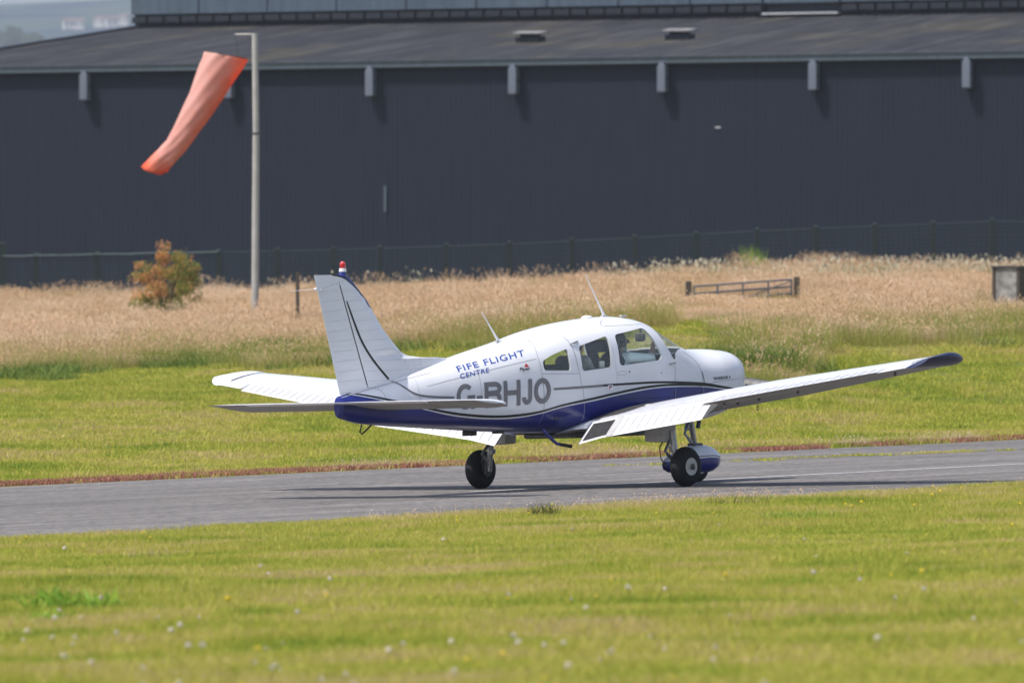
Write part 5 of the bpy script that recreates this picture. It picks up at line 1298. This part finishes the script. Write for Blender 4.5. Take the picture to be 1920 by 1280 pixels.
def person(name, label, hip, chest, neck, head, look, sh, elbows, wrists, knees, feet, handdirs, shirt, vest=None, cap=None, mask=None, group=None):
    p = bpy.data.objects.new(name, None); link(p); p.matrix_world = MA; tag(p, label, 'person', group)
    f = Vector(look).normalized(); up = Vector((0,0,1)); lf = up.cross(f).normalized(); up = f.cross(lf); RH = Matrix((f, lf, up)).transposed()
    hd = Vector(head)
    def hp(x, y, z): return hd + RH @ Vector((x, y, z))
    bm = fresh()
    limb(bm, [hip, Vector(hip).lerp(Vector(chest), .5), chest], [.135,.125,.14]); ball(bm, Vector(chest)+Vector((0,0,.02)), (.105,.185,.15))
    limb(bm, [Vector(chest)+Vector((0,0,.12)), neck, hd-up*.05], [.06,.052,.05])
    for s, (e, w_, kn, ft, hdv) in zip((-1, 1), zip(elbows, wrists, knees, feet, handdirs)):
        S = Vector(sh[0 if s < 0 else 1]); limb(bm, [Vector(chest)+Vector((0, s*.08, .08)), S, e, w_], [.07,.058,.043,.027])
        hand(bm, w_, Vector(hdv), (-.2, 0, 1), .55, 1 if s < 0 else -1)
        limb(bm, [Vector(hip)+Vector((0, s*.09, 0)), kn, ft], [.09,.062,.042]); limb(bm, [ft, Vector(ft)+Vector((.16,0,-.03))], [.042,.030])
    ball(bm, hp(0,0,.02), (.098,.077,.108), RH); ball(bm, hp(.045,0,-.055), (.052,.052,.055), RH); ball(bm, hp(.088,0,-.088), (.022,.022,.018), RH)
    limb(bm, [hp(.094,0,.015), hp(.112,0,-.022)], [.009,.014]); limb(bm, [hp(.088,-.022,-.052), hp(.094,0,-.053), hp(.088,.022,-.052)], [.008,.009,.008])
    for s in (-1,1): ball(bm, hp(-.005, s*.080, -.005), (.020,.009,.032), RH); ball(bm, hp(.086, s*.032, .022), (.010,.013,.009), RH); limb(bm, [hp(.090,s*.018,.040), hp(.083,s*.050,.040)], [.007,.006])
    o = voxel(obj('body', bm, M['skin'], p), .0075)
    for s in (-1,1):
        bm = fresh(); ball(bm, hp(.093, s*.031, .021), (.006,.008,.006), RH); obj('eye', bm, M['black'], p)
    bm = fresh()                                        # shirt with sleeves
    limb(bm, [hip, Vector(hip).lerp(Vector(chest), .5), chest], [.155,.145,.155]); ball(bm, Vector(chest)+Vector((0,0,.02)), (.122,.198,.155))
    for s, (e, w_) in zip((-1,1), zip(elbows, wrists)):
        S = Vector(sh[0 if s < 0 else 1]); cuff = Vector(e).lerp(Vector(w_), .22); limb(bm, [Vector(chest)+Vector((0, s*.08, .08)), S, Vector(S).lerp(Vector(e),.5), e, cuff], [.085,.078,.070,.062,.047])
    voxel(obj('shirt', bm, shirt, p), .010)
    bm = fresh()
    for s, (kn, ft) in zip((-1,1), zip(knees, feet)): limb(bm, [Vector(hip)+Vector((0, s*.09, 0)), kn, Vector(kn).lerp(Vector(ft),.88)], [.115,.080,.062])
    ball(bm, hip, (.16,.18,.13)); voxel(obj('trousers', bm, M['navycloth'], p), .012)
    if vest:
        bm = fresh(); limb(bm, [Vector(hip)+Vector((0,0,.02)), Vector(hip).lerp(Vector(chest), .5), chest], [.168,.160,.168]); ball(bm, Vector(chest)+Vector((-.01,0,.04)), (.135,.19,.165)); limb(bm, [Vector(chest)+Vector((0,0,.12)), Vector(neck)], [.085,.066]); voxel(obj('gilet', bm, vest, p), .010)
    if cap:
        bm = fresh(); ball(bm, hp(-.010,0,.055), (.110,.088,.078), RH)
        rings = [[hp(.08+.002*k, -.06+.02*j, .055) for j in range(1)] for k in range(1)]
        voxel(obj('cap', bm, cap, p), .008)
        bm = fresh(); G = []
        for i in range(5):
            G.append([hp(.085+.085*i/4*math.cos(j*.35-1.05), .072*math.sin((j*.35-1.05))*1.05, .052-.034*i/4) for j in range(7)])
        add_loft(bm, G, close=False, caps=False); oo = obj('cap_peak', bm, cap, p, True); md = oo.modifiers.new('t','SOLIDIFY'); md.thickness = .005
        bm = fresh(); ball(bm, hp(-.035,0,-.005), (.072,.080,.075), RH); voxel(obj('hair', bm, M['hair'], p), .008)
    else:
        bm = fresh(); ball(bm, hp(-.022,0,.042), (.104,.090,.100), RH); ball(bm, hp(-.055,0,-.02), (.062,.080,.075), RH); voxel(obj('hair', bm, M['hair'], p), .008)
    if mask:
        bm = fresh(); ball(bm, hp(.062,0,-.050), (.058,.064,.058), RH); voxel(obj('face_mask', bm, mask, p), .008)
        bm = fresh(); add_tube(bm, [hp(.04,-.066,-.03), hp(0,-.086,.01)], .003, 6); obj('mask_loop', bm, mask, p)
    for s in (-1,1): 
        bm = fresh(); add_lathe(bm, [(-.012,.030),(.014,.036),(.026,.030),(.030,.004)], hp(-.004, s*.082, -.004), RH @ Vector((0,s,0)), 16); fixn(bm); obj('headset_cup', bm, M['black'], p)
    bm = fresh(); add_tube(bm, [hp(-.004, .105*math.cos(a), .005+.142*math.sin(a)) for a in np.linspace(.1, math.pi-.1, 14)], .008, 6); obj('headset_band', bm, M['black'], p)
    return p
person('person', 'pilot in dark cap, pale green mask and striped pale blue sleeves reaching forward',
    (.34,-.27,1.06), (.30,-.27,1.33), (.33,-.27,1.49), (.37,-.27,1.60), (1,0,-.08), ((.36,-.43,1.43),(.36,-.10,1.42)),
    ((.72,-.44,1.415),(.62,-.08,1.22)), ((.86,-.37,1.555),(.86,-.16,1.33)), ((.82,-.36,1.10),(.82,-.17,1.10)), ((1.10,-.36,.86),(1.10,-.17,.86)), ((.5,.25,.55),(1,.0,.1)), M['stripecloth'], vest=M['navycloth'], cap=M['hair'], mask=M['mask'])
person('person', 'dark haired passenger in grey top seen through the middle cabin window behind the pilot',
    (-.42,-.27,1.05), (-.44,-.27,1.32), (-.42,-.27,1.46), (-.37,-.27,1.57), (1,-.25,-.2), ((-.40,-.43,1.41),(-.40,-.10,1.41)),
    ((-.24,-.44,1.20),(-.24,-.10,1.20)), ((-.05,-.36,1.20),(-.05,-.18,1.20)), ((-.04,-.36,1.09),(-.04,-.17,1.09)), ((.02,-.36,.86),(.02,-.17,.86)), ((1,.1,.3),(1,-.1,.3)), M['greycloth'], group=None)
bm = fresh(); add_box(bm, (0,0,0), (.075,.03,.075), bevel=.008)
o = obj('white_box', bm, M['box'], None); o.matrix_world = MA @ Matrix.Translation((-.14,-.46,1.375)); tag(o, 'small white square box behind the lower corner of the middle cabin window', 'box')
bpy.context.view_layer.update()
